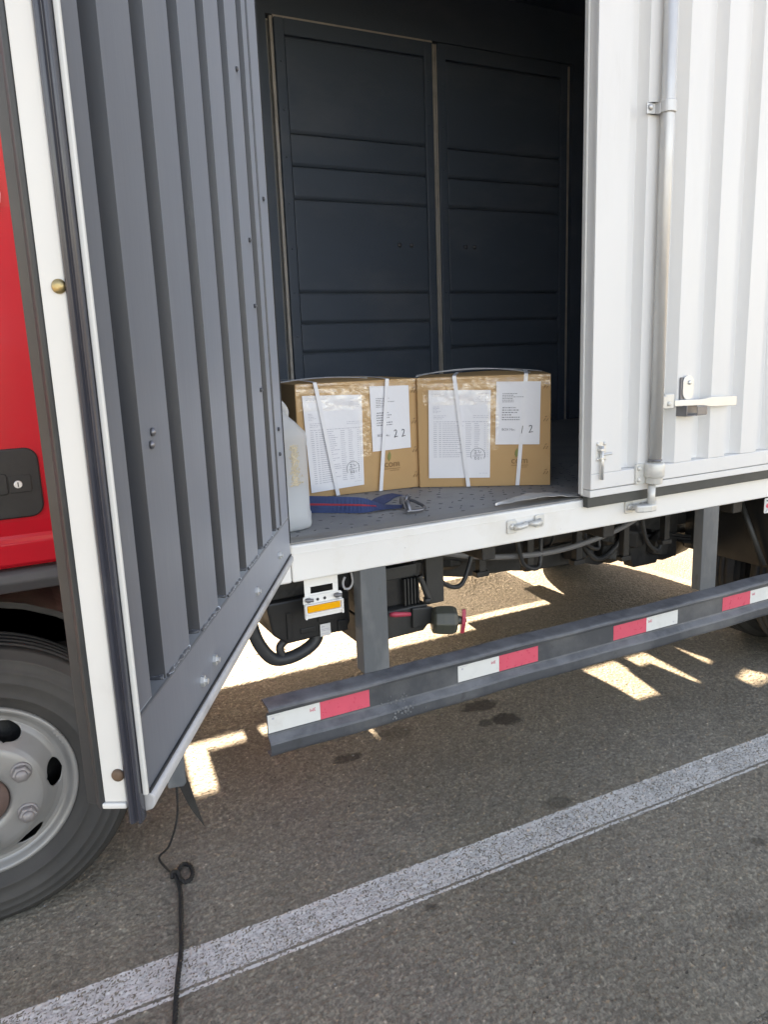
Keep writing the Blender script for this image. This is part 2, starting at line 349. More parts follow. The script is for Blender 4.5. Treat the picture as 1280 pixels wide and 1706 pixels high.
def roadpaint():
    m_, n, b, out = newmat('worn_road_paint'); vec = coords(n)
    b.inputs['Roughness'].default_value = .8; b.inputs['Specular IOR Level'].default_value = .25
    c = mixc(n, ramp(n, noise(n, vec, 22, 6, .65), .3, .7), (.60,.585,.54,1), (.78,.765,.72,1)); n.links.new(c, b.inputs['Base Color'])
    at = N(n, 'ShaderNodeAttribute', attribute_name='cover')
    def add(a, bb, k):
        x = N(n, 'ShaderNodeMath', operation='MULTIPLY_ADD'); x.inputs[1].default_value = k; n.links.new(a, x.inputs[0]); n.links.new(bb, x.inputs[2]); return x.outputs[0]
    t_ = add(noise(n, vec, 150, 4, .65), at.outputs['Fac'], .9)
    t_ = add(noise(n, vec, 5, 5, .6), t_, .35)
    f = ramp(n, t_, .50, .86)
    tr = N(n, 'ShaderNodeBsdfTransparent'); mx = N(n, 'ShaderNodeMixShader'); n.links.new(f, mx.inputs['Fac'])
    n.links.new(tr.outputs[0], mx.inputs[1]); n.links.new(b.outputs[0], mx.inputs[2]); n.links.new(mx.outputs[0], out.inputs['Surface'])
    return m_
M['roadpaint'] = roadpaint()

# ------------------------------------------------------------------ ground
g = MB(); g.add([(-600,-600,0),(600,-600,0),(600,600,0),(-600,600,0)], [(0,1,2,3)])
ground = tag(g.build('ground', M['asphalt']), 'grey worn asphalt ground under the truck', 'ground', kind='structure')
CELL = .0088
def stones(X, Y):
    """height and tone of the stone chippings at points X, Y (jittered cells)"""
    def h(i, j, k):
        v = np.sin(i*127.1 + j*311.7 + k*74.7)*43758.5453
        return v - np.floor(v)
    gx, gy = np.floor(X/CELL), np.floor(Y/CELL)
    best = np.full(X.shape, 9.0); second = np.full(X.shape, 9.0); bi = np.zeros(X.shape); bj = np.zeros(X.shape)
    for di in (-1, 0, 1):
        for dj in (-1, 0, 1):
            ci, cj = gx+di, gy+dj
            d = np.hypot(X/CELL - (ci + .1 + .8*h(ci, cj, 1)), Y/CELL - (cj + .1 + .8*h(ci, cj, 2)))
            nearer = d < best
            second = np.where(nearer, best, np.minimum(second, d))
            bi = np.where(nearer, ci, bi); bj = np.where(nearer, cj, bj); best = np.where(nearer, d, best)
    gap = np.clip((second-best)/.35, 0, 1); r1 = h(bi, bj, 3)
    z = (.0006 + .0044*(.35+.65*h(bi, bj, 4))*np.sqrt(gap)*(1-.25*best)).astype(np.float32)
    return z, r1*(.25+.75*gap)
GX0, GX1, GY0, GY1, GS = -.25, 3.72, -.98, 2.25, .0042
def grid_mesh(name, X, Y, Z, attrs, mat_):
    nx, ny = X.shape; me = bpy.data.meshes.new(name)
    me.vertices.add(nx*ny); co = np.stack([X, Y, Z], -1).astype(np.float32).ravel(); me.vertices.foreach_set('co', co)
    idx = np.arange(nx*ny).reshape(nx, ny); q = np.stack([idx[:-1,:-1], idx[1:,:-1], idx[1:,1:], idx[:-1,1:]], -1).reshape(-1, 4).astype(np.int32)
    me.loops.add(q.size); me.loops.foreach_set('vertex_index', q.ravel())
    me.polygons.add(len(q)); me.polygons.foreach_set('loop_start', np.arange(0, q.size, 4, dtype=np.int32))
    me.polygons.foreach_set('use_smooth', np.ones(len(q), dtype=bool))
    me.update(calc_edges=True)
    for k, v in attrs.items():
        a = me.attributes.new(k, 'FLOAT', 'POINT'); a.data.foreach_set('value', v.astype(np.float32).ravel())
    me.materials.append(mat_); o = bpy.data.objects.new(name, me); scene.collection.objects.link(o); return o
xs = np.arange(GX0, GX1, GS); ys = np.arange(GY0, GY1, GS); X, Y = np.meshgrid(xs, ys, indexing='ij')
Z, tone = stones(X, Y)
edge = np.clip(np.minimum(np.minimum(X-GX0, GX1-X), np.minimum(Y-GY0, GY1-Y))/.08, 0, 1)
chips = grid_mesh('stone_chippings', X, Y, .0004 + Z*edge, {'grain': tone}, M['asphalt_relief'])
tag(chips, kind='stuff'); chips.parent = ground
def stripe_y(x): return -.311 - .0155*x
def stripe_ok(v):      # cover across the stripe: crisp lower lip, thin bare seam, worn field, crisp top edge
    c = np.full(v.shape, .22); c = np.where(v < .010, .42, c); c = np.where((v > .013) & (v < .020), -.25, c); c = np.where(v > .118, .36, c)
    c = np.where(v < .0015, .05, c); return np.where(v > .1345, .02, c)
su_ = np.arange(GX0+.1, GX1-.1, .0038); sv_ = np.arange(0, .1375, .0034); U, V = np.meshgrid(su_, sv_, indexing='ij')
YS = stripe_y(U) + V + .0022*np.sin(U*9)*.5; zs, ts = stones(U, YS)
line_o = grid_mesh('road_line', U, YS, .0009 + zs, {'cover': stripe_ok(V) - .10*(ts > .8)}, M['roadpaint'])
tag(line_o, 'worn white painted stripe crossing the asphalt in front of the truck', 'road line', kind='structure')
for (xa, xb) in ((-14, GX0+.1), (GX1-.1, 16)):
    o = MB().add([(xa, stripe_y(xa), .004), (xb, stripe_y(xb), .004), (xb, stripe_y(xb)+.137, .004), (xa, stripe_y(xa)+.137, .004)], [(0,1,2,3)]).build('line_continuation', M['roadpaint'])
    a = o.data.attributes.new('cover', 'FLOAT', 'POINT'); a.data.foreach_set('value', [.22]*4); o.parent = line_o

# ------------------------------------------------------------------ truck
truck = tag(empty('box_truck', (2.2, 1.1, 0)), 'white box truck with red cab and side door standing open', 'truck')
truck.matrix_world = Matrix.Translation((2.2, 1.1, 0))
bpy.context.view_layer.update()
class T:   # parts keep world coordinates: parent with inverse
    pass
def part(o, parent=None, label=None):
    p = parent or truck
    o.parent = p; o.matrix_parent_inverse = p.matrix_world.inverted() if p is truck else Matrix()
    if label: o['label'] = label
    return o
def sub(o, parent, label=None):
    o.parent = parent
    if label: o['label'] = label
    return o
BX0, BX1, YF, ZT = .700, 4.95, 2.12, 3.34     # cargo box front, rear, inner far wall, roof underside

# sill, corner, floor
sill = part(MB().box(.7925, BX1, 0, .07, .815, .9165).build('side_sill', M['sill'], bevel=.006, segs=3))
sub(MB().box(.7925, BX1, -.0016, .0, .893, .8935).build('sill_crease', M['sill']), sill)
part(MB().box(.700, .7905, .001, .10, .8145, .9165).build('corner_block', M['sill'], bevel=.006))
part(MB().box(.700, .786, .004, .10, .9175, ZT).build('corner_post', M['white'], bevel=.006))
part(MB().box(.76, BX1, .0105, .075, .9168, .9215).build('threshold', M['threshold'], bevel=.002))
floor = part(MB().box(.76, BX1-.05, .0755, YF, .88, .9185).build('cargo_floor', M['floor']))
tp = MB()
for i in range(40):
    for j in range(24):
        x = .80 + i*.042 + (j % 2)*.021; y = .09 + j*.034
        if x > 2.3 or random.random() < .45: continue
        x += random.uniform(-.006,.006); y += random.uniform(-.005,.005)
        a = R(38) if (i+j) % 2 else R(-38); L_, W_ = .0085, .0026
        c, s_ = math.cos(a), math.sin(a)
        q = [(x+c*u-s_*v, y+s_*u+c*v, .9185+h) for u, v, h in ((-L_,0,0),(0,-W_,0),(L_,0,0),(0,W_,0),(-L_*.45,0,.0018),(L_*.45,0,.0018))]
        tp.add(q, [(0,1,4),(1,5,4),(1,2,5),(2,3,5),(3,4,5),(3,0,4)])
tag(sub(tp.build('tread_pattern', paint('worn_tread_steel', (.11,.112,.12), .5, metal=.3, var=(9,.3))), floor), kind='stuff')
# far wall with its pair of doors seen from inside
fwall = part(MB().box(.76, 1.6, YF, YF+.06, .88, ZT).box(3.56, BX1-.05, YF, YF+.06, .88, ZT).box(1.6, 3.56, YF, YF+.06, 3.06, ZT).build('far_wall', M['inner']))
def far_door(x0, x1):
    d = MB().box(x0, x1, YF+.02, YF+.05, .88, 3.055).build('far_door', M['inner'])
    part(d)
    px0, px1 = x0+.055, x1-.055
    zs = [.93, 1.41, 1.565, 1.725, 2.198, 2.359, 2.516, 2.965]
    for a, b in zip(zs[:-1], zs[1:]):
        prof = [(YF+.019, a+.004), (YF-.004, a+.012), (YF-.004, b-.012), (YF+.019, b-.004)] if True else None
        sub(MB().prism([(YF+.03, a+.004), (YF+.008, a+.004), (YF-.004, a+.018), (YF-.001, b-.006), (YF+.008, b-.003), (YF+.03, b-.003)], 0, px0, px1).build('door_panel', M['inner'], bevel=.004), d)
    fr = MB().box(x0, px0-.004, YF-.006, YF+.03, .88, 3.05).box(px1+.004, x1, YF-.006, YF+.03, .88, 3.05).box(px0-.004, px1+.004, YF-.0055, YF+.03, 2.975, 3.05)
    sub(fr.build('door_frame', M['inner'], bevel=.004), d)
    for k in range(9):
        for xr in (x0+.027, x1-.027): sub(MB().lathe([(.007,0),(.006,.003),(.002,.0045)], (xr, YF-.006, 1.05+.225*k), (0,-1,0), 8).build('rivet', M['inner']), d)
    return d
fd1 = far_door(1.642, 2.556); fd2 = far_door(2.592, 3.515)
for d, xs in ((fd1, (2.313, 2.391)), (fd2, (2.757, 2.820))):
    for x in xs: sub(MB().lathe([(.012,0),(.012,.008),(.005,.012)], (x, YF-.004, 1.985), (0,-1,0), 10).build('screw', M['steel_dark']), d)
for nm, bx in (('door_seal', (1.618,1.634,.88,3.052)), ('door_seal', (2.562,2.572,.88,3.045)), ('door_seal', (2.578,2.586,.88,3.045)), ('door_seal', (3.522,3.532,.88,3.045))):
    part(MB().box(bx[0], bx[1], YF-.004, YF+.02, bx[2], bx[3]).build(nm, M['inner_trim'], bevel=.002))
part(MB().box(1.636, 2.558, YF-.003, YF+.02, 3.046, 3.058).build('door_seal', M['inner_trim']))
part(MB().box(2.595, 3.52, YF-.003, YF+.02, 3.046, 3.054).build('door_seal', M['inner']))
part(MB().box(BX0+.002, .76, .10, YF+.06, .815, ZT).build('front_wall', M['white']))
part(MB().box(.7605, .77, .101, YF-.001, .919, ZT-.001).build('front_lining', M['inner']))
part(MB().box(BX1-.05, BX1, .0, YF+.06, .88, ZT).build('rear_wall', M['white']))
part(MB().box(BX0, BX1, .0, YF+.07, ZT+.001, ZT+.06).build('roof', M['white'], bevel=.01))
part(MB().box(.77, BX1-.05, .10, YF-.002, ZT-.006, ZT).build('ceiling_lining', M['inner']))
part(MB().box(.787, BX1, .001, .10, 3.24, ZT).build('door_header', M['white'], bevel=.005))
part(MB().box(1.72, 1.78, .11, YF-.003, ZT-.05, ZT-.006).build('roof_bow', M['inner']))
part(MB().box(2.87, BX1-.05, .012, .06, .9215, 3.238).build('side_wall', M['white']))
part(MB().box(1.86, BX1-.06, .0605, .07, .9215, 3.238).build('side_lining', M['inner']))

# ---- closed door leaf
DZ0, DZ1, DY = .928, 3.235, -.035
DX0, DX1 = 1.787, 2.86
leaf = MB().box(DX0+.0005, DX0+.125, DY+.002, .014, DZ0+.024, DZ1).build('closed_door', M['white'], bevel=.004, segs=3)
part(leaf, label='white corrugated door leaf closed and locked')
prof = [(DX0, DY), (DX0+.1255, DY), (1.914+.012, DY+.034), (1.972, DY+.034), (1.986, DY)]
x = 1.986
starts = []
while x < DX1-.09:
    starts.append(x)
    prof += [(x+.002, DY), (x+.082, DY), (x+.096, DY+.034), (x+.147, DY+.034)]
    x += .1635
prof = [p for p in prof if p[0] < DX1-.055] + [(DX1-.05, DY)]
sub(MB().sheet(prof, 2, 1.004, DZ1, 1).build('corrugated_panel', M['white'], solid=.0025, bevel=.004, segs=3, angle=20), leaf)
sub(MB().box(DX0, DX1, DY-.0012, .012, DZ0+.025, 1.0035).build('bottom_rail', M['white'], bevel=.003), leaf)
sub(MB().box(DX0+.001, DX1, DY+.002, .012, DZ0, DZ0+.0225).build('bottom_flange', M['white'], bevel=.0025), leaf)
sub(MB().box(DX1-.05, DX1, DY, .012, 1.004, DZ1).build('hinge_stile', M['white'], bevel=.003), leaf)
sub(MB().box(DX0+.12, DX1-.02, .004, .013, 1.0, DZ1).build('inner_sheet', M['inner']), leaf)
# seam along the bottom of the stile, weld drips
sub(MB().box(DX0-.0015, DX1, -.026, -.003, .8945, DZ0-.0005).build('door_seal', M['gasket_dark'], bevel=.002), leaf)
sub(MB().box(DX0-.009, DX0-.0008, -.004, .012, .935, DZ1).build('edge_seal', M['edge'], bevel=.002), leaf)

# locking rod, clamps, cam
rod_x, rod_y = 2.037, -.061
rod = sub(MB().tube([(rod_x, rod_y, 1.012), (rod_x, rod_y, 2.0), (rod_x, rod_y, 3.245)], .0195, 24).build('locking_rod', M['galv']), leaf)
def clamp(zc, h, name='rod_clamp'):
    b = MB()
    arc = [(rod_x + .025*math.cos(t), rod_y + .025*math.sin(t)) for t in [R(a) for a in range(165, 380, 15)]]
    arc_in = [(rod_x + .0205*math.cos(t), rod_y + .0205*math.sin(t)) for t in [R(a) for a in range(375, 160, -15)]]
    b.prism(arc + arc_in, 2, zc-h/2, zc+h/2)
    b.prism([(1.975, DY-.006), (2.013, DY-.006), (2.017, rod_y+.006), (2.012, rod_y+.004), (2.005, DY-.0005), (1.975, DY-.0005)], 2, zc-h/2-.002, zc+h/2-.004)
    o = sub(b.build(name, M['galv'], bevel=.002), leaf)
    return o
clamp(2.083, .034)
bolt_m = MB().lathe([(.010,0),(.010,.005),(.006,.009)], (0,0,0), (0,-1,0), 14)
def bolt(p, r=1.0, mat_='galv', parent=leaf, name='bolt', axis=(0,-1,0)):
    return sub(MB().lathe([(.010*r,0),(.0098*r,.0035*r),(.0085*r,.006*r),(.004*r,.008*r)], p, axis, 14).build(name, M[mat_]), parent)
bolt((1.988, DY-.006, 2.083), .9)
# lower bearing cup
cup = MB().lathe([(.021,.073),(.031,.072),(.033,.068),(.033,.030),(.030,.025),(.0275,.024),(.0275,.006),(.025,.003),(.014,.002)], (rod_x, rod_y+.003, .947), (0,0,1), 28)
cup.prism(rrect(1.972, 2.015, .951, 1.019, .008), 1, DY-.009, DY-.001)
sub(cup.build('rod_bearing', M['cast'], bevel=.0015), leaf)
bolt((1.984, DY-.009, 1.004), .85, 'cast'); bolt((1.984, DY-.009, .966), .85, 'cast')
sub(MB().lathe([(.020,0),(.023,.003),(.020,.006)], (rod_x, rod_y, 1.0245), (0,0,1), 24).build('rod_collar', M['steel_dark']), leaf)
sub(MB().tube([(2.030, -.056, .946), (2.030, -.056, .872)], .0125, 18).build('rod_pin', M['cast']), leaf)
hook = MB().prism([(2.042,-.072),(2.036,-.040),(1.985,-.038),(1.968,-.046),(1.966,-.058),(1.985,-.070),(2.012,-.077)], 2, .860, .884)
sub(hook.build('rod_cam', M['cast'], bevel=.005, segs=3), leaf)
# handle set
hs = MB().prism(rrect(2.076, 2.118, 1.189, 1.237, .004), 1, DY-.022, DY-.0008)
sub(hs.build('handle_hub', M['cast'], bevel=.003), leaf)
bolt((2.094, DY-.022, 1.205), .8, 'cast')
sub(MB().box(2.056, 2.0755, -.066, -.036, 1.192, 1.232).build('handle_lug', M['cast'], bevel=.002), leaf)
hp = []
for t in range(0, 15):
    u = t/14; xx = 2.118 + .284*u; yy = DY-.016 - .012*math.sin(min(1,u*1.6)*math.pi/2)
    hp.append((xx, yy, 1.205 - .008*u))
hb = MB(); n_ = len(hp); vv = []; ff = []
for i, (xx, yy, zz) in enumerate(hp):
    u = i/(n_-1); hw = .010 if u < .42 else .010 + .0065*min(1, (u-.42)/.15); th = .0085 if u < .42 else .0085 - .003*min(1, (u-.42)/.15)
    for (a, c) in ((-1,-1),(1,-1),(1,1),(-1,1)): vv.append((xx, yy + a*th, zz + c*hw))
for i in range(n_-1):
    for k in range(4):
        l = (k+1) % 4; ff.append((i*4+k, i*4+l, (i+1)*4+l, (i+1)*4+k))
ff += [(0,1,2,3), tuple(range((n_-1)*4+3, (n_-1)*4-1, -1))]
hb.add(vv, ff); sub(hb.build('door_handle', M['zinc'], bevel=.0015, angle=60), leaf)
kp = MB().box(2.150, 2.246, DY-.004, DY-.0008, 1.160, 1.192).box(2.150, 2.154, DY-.045, DY-.004, 1.162, 1.196).box(2.150, 2.246, DY-.043, DY-.0042, 1.1605, 1.1635).box(2.200, 2.246, DY-.045, DY-.0425, 1.162, 1.190)
sub(kp.build('handle_keeper', M['steel_dark'], bevel=.001), leaf)
hp_ = MB().prism(rrect(2.166, 2.214, 1.212, 1.292, .0235, 10), 1, DY-.013, DY-.009)
sub(hp_.build('hasp_plate', M['zinc'], bevel=.0012), leaf)
sub(MB().prism(rrect(2.160, 2.176, 1.206, 1.286, .006, 4), 1, DY-.009, DY-.0008).build('hasp_back', M['steel_dark'], bevel=.001), leaf)
bolt((2.194, DY-.013, 1.268), .75, 'zinc')
# small barrel bolt on the stile
bb = MB().box(1.806, 1.846, DY-.003, DY-.0006, 1.044, 1.104)
sub(bb.build('slide_bolt_plate', M['zinc'], bevel=.001), leaf)
sub(MB().tube([(1.823, DY-.011, 1.092), (1.823, DY-.011, .985)], .0058, 12).build('slide_bolt_pin', M['zinc']), leaf)
sub(MB().box(1.812, 1.834, DY-.017, DY-.003, 1.076, 1.083).box(1.812, 1.834, DY-.017, DY-.003, 1.050, 1.056).tube([(1.823,DY-.012,1.064),(1.849,DY-.026,1.067)], .0042, 8).build('slide_bolt_guide', M['zinc'], bevel=.001), leaf)
for bx_ in (1.812, 1.840):
    for bz in (1.097, 1.049): bolt((bx_, DY-.003, bz), .55, 'zinc')
# cam keepers on the sill
def keeper(xc, zc, parent):
    for (a, b, c, d) in ((xc-.070, xc-.034, zc-.020, zc+.022), (xc+.036, xc+.072, zc-.014, zc+.026)):
        sub(MB().prism(rrect(a, b, c, d, .006), 1, -.007, -.0018).build('cam_keeper', M['cast'], bevel=.002), parent)
    sub(MB().tube([(xc-.050, -.014, zc), (xc-.030, -.021, zc+.001), (xc-.012, -.021, zc+.003), (xc-.004, -.012, zc+.003)], [.010,.0085,.0085,.010], 10).build('keeper_finger', M['cast']), parent)
    sub(MB().tube([(xc+.006, -.012, zc+.004), (xc+.024, -.022, zc+.004), (xc+.044, -.020, zc+.006)], [.007,.009,.013], 10).build('keeper_finger', M['cast']), parent)
    for bx_ in (xc-.052, xc+.054): bolt((bx_, -.007, zc+.002), 1.0, 'cast', parent)
keeper(1.556, .868, sill)
keeper(2.036, .868, sill)

# loose strip of metal lying on the threshold
ls = MB(); nn = 26; vv = []; ff = []
for i in range(nn+1):
    u = i/nn; xx = 1.485 + .345*u; wd = .004 + .066*min(1, u*2.6)**.8
    z_ = .9235 + .016*math.sin(math.pi*min(1, u*1.15))**1.0 + .0008*math.sin(u*31) + (0.004*(1-u))
    y0 = .052 - .036*min(1, u*3) + .006*u + .001*math.sin(u*17)
    for j in range(4):
        v = j/3; vv.append((xx, y0 + wd*v, z_ + .007*math.sin(v*3.1)*(1-u*.6) + .0007*math.sin(u*40+v*3)))
for i in range(nn):
    for j in range(3): ff.append((i*4+j, (i+1)*4+j, (i+1)*4+j+1, i*4+j+1))
ls.add(vv, ff); part(ls.build('loose_trim_strip', M['strip'], solid=.0016))

# ---- open door leaf (local frame: u from the hinge, w towards the inner face)
hx, hy = .765, -.07
DM = Matrix(((-.495, .869, 0, hx), (-.869, -.495, 0, hy), (0, 0, 1, 0), (0, 0, 0, 1)))
OZ0, OZ1 = .913, 3.235
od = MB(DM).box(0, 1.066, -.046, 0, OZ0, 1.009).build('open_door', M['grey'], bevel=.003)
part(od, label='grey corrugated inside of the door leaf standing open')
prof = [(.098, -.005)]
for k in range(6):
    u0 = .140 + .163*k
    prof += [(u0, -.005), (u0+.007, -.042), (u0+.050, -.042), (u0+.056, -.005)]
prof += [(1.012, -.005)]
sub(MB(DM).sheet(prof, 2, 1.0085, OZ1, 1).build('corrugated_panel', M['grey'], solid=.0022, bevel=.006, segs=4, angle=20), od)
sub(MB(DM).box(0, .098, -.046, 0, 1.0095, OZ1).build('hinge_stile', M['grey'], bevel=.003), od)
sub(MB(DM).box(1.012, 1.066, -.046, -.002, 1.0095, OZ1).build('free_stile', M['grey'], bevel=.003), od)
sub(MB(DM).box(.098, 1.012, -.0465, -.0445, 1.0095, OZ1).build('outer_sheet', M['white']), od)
# weld beads along the foot of the corrugation
for k in range(7):
    wb = []
    u0 = .140 + .163*k
    if k < 6:
        for t in range(8): wb.append((u0 + .002 + .006*t/7, -.006 - .036*t/7))
    if k < 6:
        pts_ = [(u0+.0085 + .04*t/6, -.040) for t in range(7)]
    b = MB(DM)
    if k < 6:
        path = [(a + random.uniform(-.001,.001), c_ + random.uniform(-.001,.001), 1.0105 + random.uniform(-.001,.0012)) for a, c_ in wb]
        b.tube(path, [random.uniform(.0022,.0046) for _ in path], 7)
        sub(b.build('weld_bead', M['grey']), od)
    a0, a1 = (u0-.163+.058 if k else .10), (u0-.002 if k < 6 else 1.011)
    path = []; t_ = a0
    while t_ < a1:
        path.append((t_, -.0035 + random.uniform(-.0006,.0006), 1.0100 + random.uniform(-.0006,.0015))); t_ += .006
    if len(path) > 2: sub(MB(DM).tube(path, [random.choice((.0016,.0022,.003,.0038)) for _ in path], 6).build('weld_bead', M['grey']), od)
# hinge edge, free edge build-up
sub(MB(DM).box(-.008, -.0005, -.046, -.001, OZ0-.004, OZ1).build('hinge_edge', M['edge'], bevel=.002), od)
sub(MB(DM).box(.0005, .004, .0003, .0028, OZ0+.03, OZ1).build('hinge_gasket', M['rubber']), od)
sub(MB(DM).box(1.0662, 1.0725, -.0030, .0030, OZ0+.002, OZ1).build('edge_strip', M['edge'], bevel=.0015), od)
gp = [(1.0665,-.0205),(1.076,-.0205),(1.0815,-.0185),(1.0840,-.0155),(1.0828,-.0125),(1.0795,-.0105),(1.0810,-.0080),(1.0835,-.0065),(1.0825,-.0042),(1.0775,-.0033),(1.0665,-.0033)]
sub(MB(DM).prism(gp, 2, OZ0-.028, OZ1, True).build('edge_gasket', M['gasket'], bevel=.0008), od)
fl = sub(MB(DM).box(1.0665, 1.0755, -.0475, -.0212, OZ0-.004, OZ1).build('edge_flange', M['edge'], bevel=.0015), od)
sub(MB(DM).box(1.066, 1.0785, -.0500, -.0210, OZ0-.0115, OZ0-.0045).build('flange_foot', M['edge'], bevel=.002), od)
lp = [(1.040,-.0478),(1.076,-.0478),(1.0775,-.052),(1.074,-.0565),(1.068,-.0605),(1.064,-.0735),(1.052,-.0750),(1.042,-.070)]
sub(MB(DM).prism(lp, 2, OZ0-.012, OZ1, True).build('outer_seal', M['rubber_edge'], bevel=.001), od)
for zc, mt in ((1.485,'brass'), (.944,'rust'), (2.03,'brass')):
    sub(MB(DM).lathe([(.0075,0),(.0072,.0025),(.005,.0042),(.002,.0048)], (1.0757, -.0275, zc), (1,0,0), 16).build('edge_bolt', M[mt]), od)
# bottom gasket
bgp = [(-.030, OZ0-.0008), (.004, OZ0-.0008), (.0075, OZ0-.005), (.0075, OZ0-.014), (.004, OZ0-.021), (-.004, OZ0-.024), (-.022, OZ0-.022), (-.030, OZ0-.016)]
sub(MB(DM).prism(bgp, 0, .002, 1.064, True).build('bottom_gasket', M['gasket_grey'], bevel=.002), od)
sub(MB(DM).box(.004, 1.064, .0005, .0035, OZ0+.0002, OZ0+.0035).build('gasket_lip', M['rubber']), od)
for (u_, z_) in ((.751,.947), (.822,.944), (.420,.952), (.16,.955)):
    sub(MB(DM).lathe([(.0085,0),(.0085,.005),(.0045,.0055),(.0045,.010)], (u_, .0002, z_), (0,1,0), 6, smooth=False).build('rail_bolt', M['zinc']), od)
for (u_, z_) in ((.234,1.957), (.225,1.641), (.220,1.511), (.218,1.337), (.062,1.237), (.066,1.178), (.06,1.75), (.917,1.321), (.925,1.306)):
    sub(MB(DM).lathe([(.0055,0),(.0052,.0035),(.002,.0055)], (u_, -.004 if u_ > .1 else .0002, z_), (0,1,0), 8).build('rivet', M['steel_dark'] if u_ > .9 else M['grey']), od)
for zc in (1.20, 2.05, 2.85):
    sub(MB(DM).tube([(-.016,-.02,zc-.05),(-.016,-.02,zc+.05)], .011, 12).build('hinge', M['white']), od)

# ---- side guard rail
def offset_poly(pl, t):
    out = []
    for i, p in enumerate(pl):
        a = Vector(pl[max(i-1,0)]); b = Vector(pl[min(i+1,len(pl)-1)]); d = (b-a).normalized(); out.append((p[0]-d.y*t, p[1]+d.x*t))
    return out
def rail_mesh(x0, x1, sgn=1, y0=0):
    pl = [(.006,.5095),(-.036,.5045),(-.044,.5025),(-.0485,.499),(-.050,.4945),(-.0485,.490),(-.044,.4875),(-.032,.482),(-.030,.478),(-.030,.421),(-.032,.416),(-.047,.404),(-.050,.398),(-.050,.376),(-.048,.369),(-.043,.364),(-.012,.3625)]
    pl = [(y0+sgn*y, z) for y, z in pl]; q = offset_poly(pl, .0035*sgn)
    b = MB(); n = len(pl); steps = 40; vs_ = []; fs = []
    for k in range(steps+1):
        c = x0+(x1-x0)*k/steps
        wob = .0016*math.sin(c*5.1)+.0009*math.sin(c*17+1)
        for (y, z) in pl + q[::-1]: vs_.append((c, y + wob*(0 if .41 < z < .48 else 1), z + wob*.6*(0 if .41 < z < .48 else 1)))
    m_ = 2*n
    for k in range(steps):
        for i in range(m_): j = (i+1) % m_; fs.append((k*m_+i, k*m_+j, (k+1)*m_+j, (k+1)*m_+i))
    fs += [tuple(range(m_)), tuple(range(steps*m_+m_-1, steps*m_-1, -1))]
    return b.add(vs_, fs)
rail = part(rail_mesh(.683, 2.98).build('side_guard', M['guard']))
TZ0, TZ1 = .4245, .4755
def tape(x0, x1, mat_, nm):
    b = MB(); k = 8; vs_ = []; fs = []
    for i in range(k+1):
        xx = x0+(x1-x0)*i/k
        for y, z in ((-.0304, TZ0), (-.0310, TZ0), (-.0310-.0003*math.sin(i*1.3), TZ1), (-.0304, TZ1)): vs_.append((xx, y, z))
    for i in range(k):
        for j in range(4): l = (j+1) % 4; fs.append((i*4+j, i*4+l, (i+1)*4+l, (i+1)*4+j))
    fs += [(0,1,2,3), tuple(range(k*4+3, k*4-1, -1))]
    return sub(b.add(vs_, fs).build(nm, M[mat_]), rail)
for (x0, first) in ((.6845, 'w'), (1.2835, 'w'), (1.904, 'r'), (2.436, 'r')):
    wx = x0 if first == 'w' else x0+.151; rx = x0+.151 if first == 'w' else x0
    tw = tape(wx, wx+.1505, 'tapewhite', 'white_reflective_tape'); tape(rx, rx+.1505, 'tapered', 'red_reflective_tape')
    tx = wx+.138 if first == 'w' else wx+.026
    # lettering printed upside down on the tape
    Mt = Matrix.Translation((tx, -.0316, .4645)) @ Matrix.Rotation(R(90), 4, 'X') @ Matrix.Rotation(R(180), 4, 'Z')
    text_mesh('tape_lettering', '3M', .014, Mt, M['redprint'], rail)
    ln = MB().box(wx+.006, wx+.034, -.0316, -.0311, .4705, .4713).box(wx+.012, wx+.018, -.0316, -.0311, .4615, .4665) if first == 'w' else MB().box(wx+.124, wx+.136, -.0316, -.0311, .4365, .4372).box(wx+.128, wx+.134, -.0316, -.0311, .4325, .435)
    sub(ln.build('tape_marking', M['ink_pale']), rail)
def post(x0, x1, y0, y1, z0=.509, z1=.86, nm='guard_post'):
    return part(MB().prism([(x0,y0),(x1,y0),(x1,y1),(x1-.004,y1),(x1-.004,y0+.004),(x0+.004,y0+.004),(x0+.004,y1),(x0,y1)], 2, z0, z1).build(nm, M['post'], bevel=.0025))
post(.990, 1.071, .0015, .052)
post(2.352, 2.432, .0015, .042)
# splatter blister where a post was welded
sp = MB()
for i in range(46):
    xx = 1.085 + random.gauss(0, .022); zz = .405 + random.gauss(0, .016); r_ = random.uniform(.0012,.0042)
    yy = -.0305 if .42 < zz < .477 else (-.031 - (.418-zz)*1.0 if zz > .399 else -.0505)
    sp.lathe([(r_,0),(r_*.8,r_*.4),(r_*.2,r_*.55)], (xx, yy, zz), (0,-1,.3), 6)
tag(sub(sp.build('mud_spatter', M['post']), rail), kind='stuff')

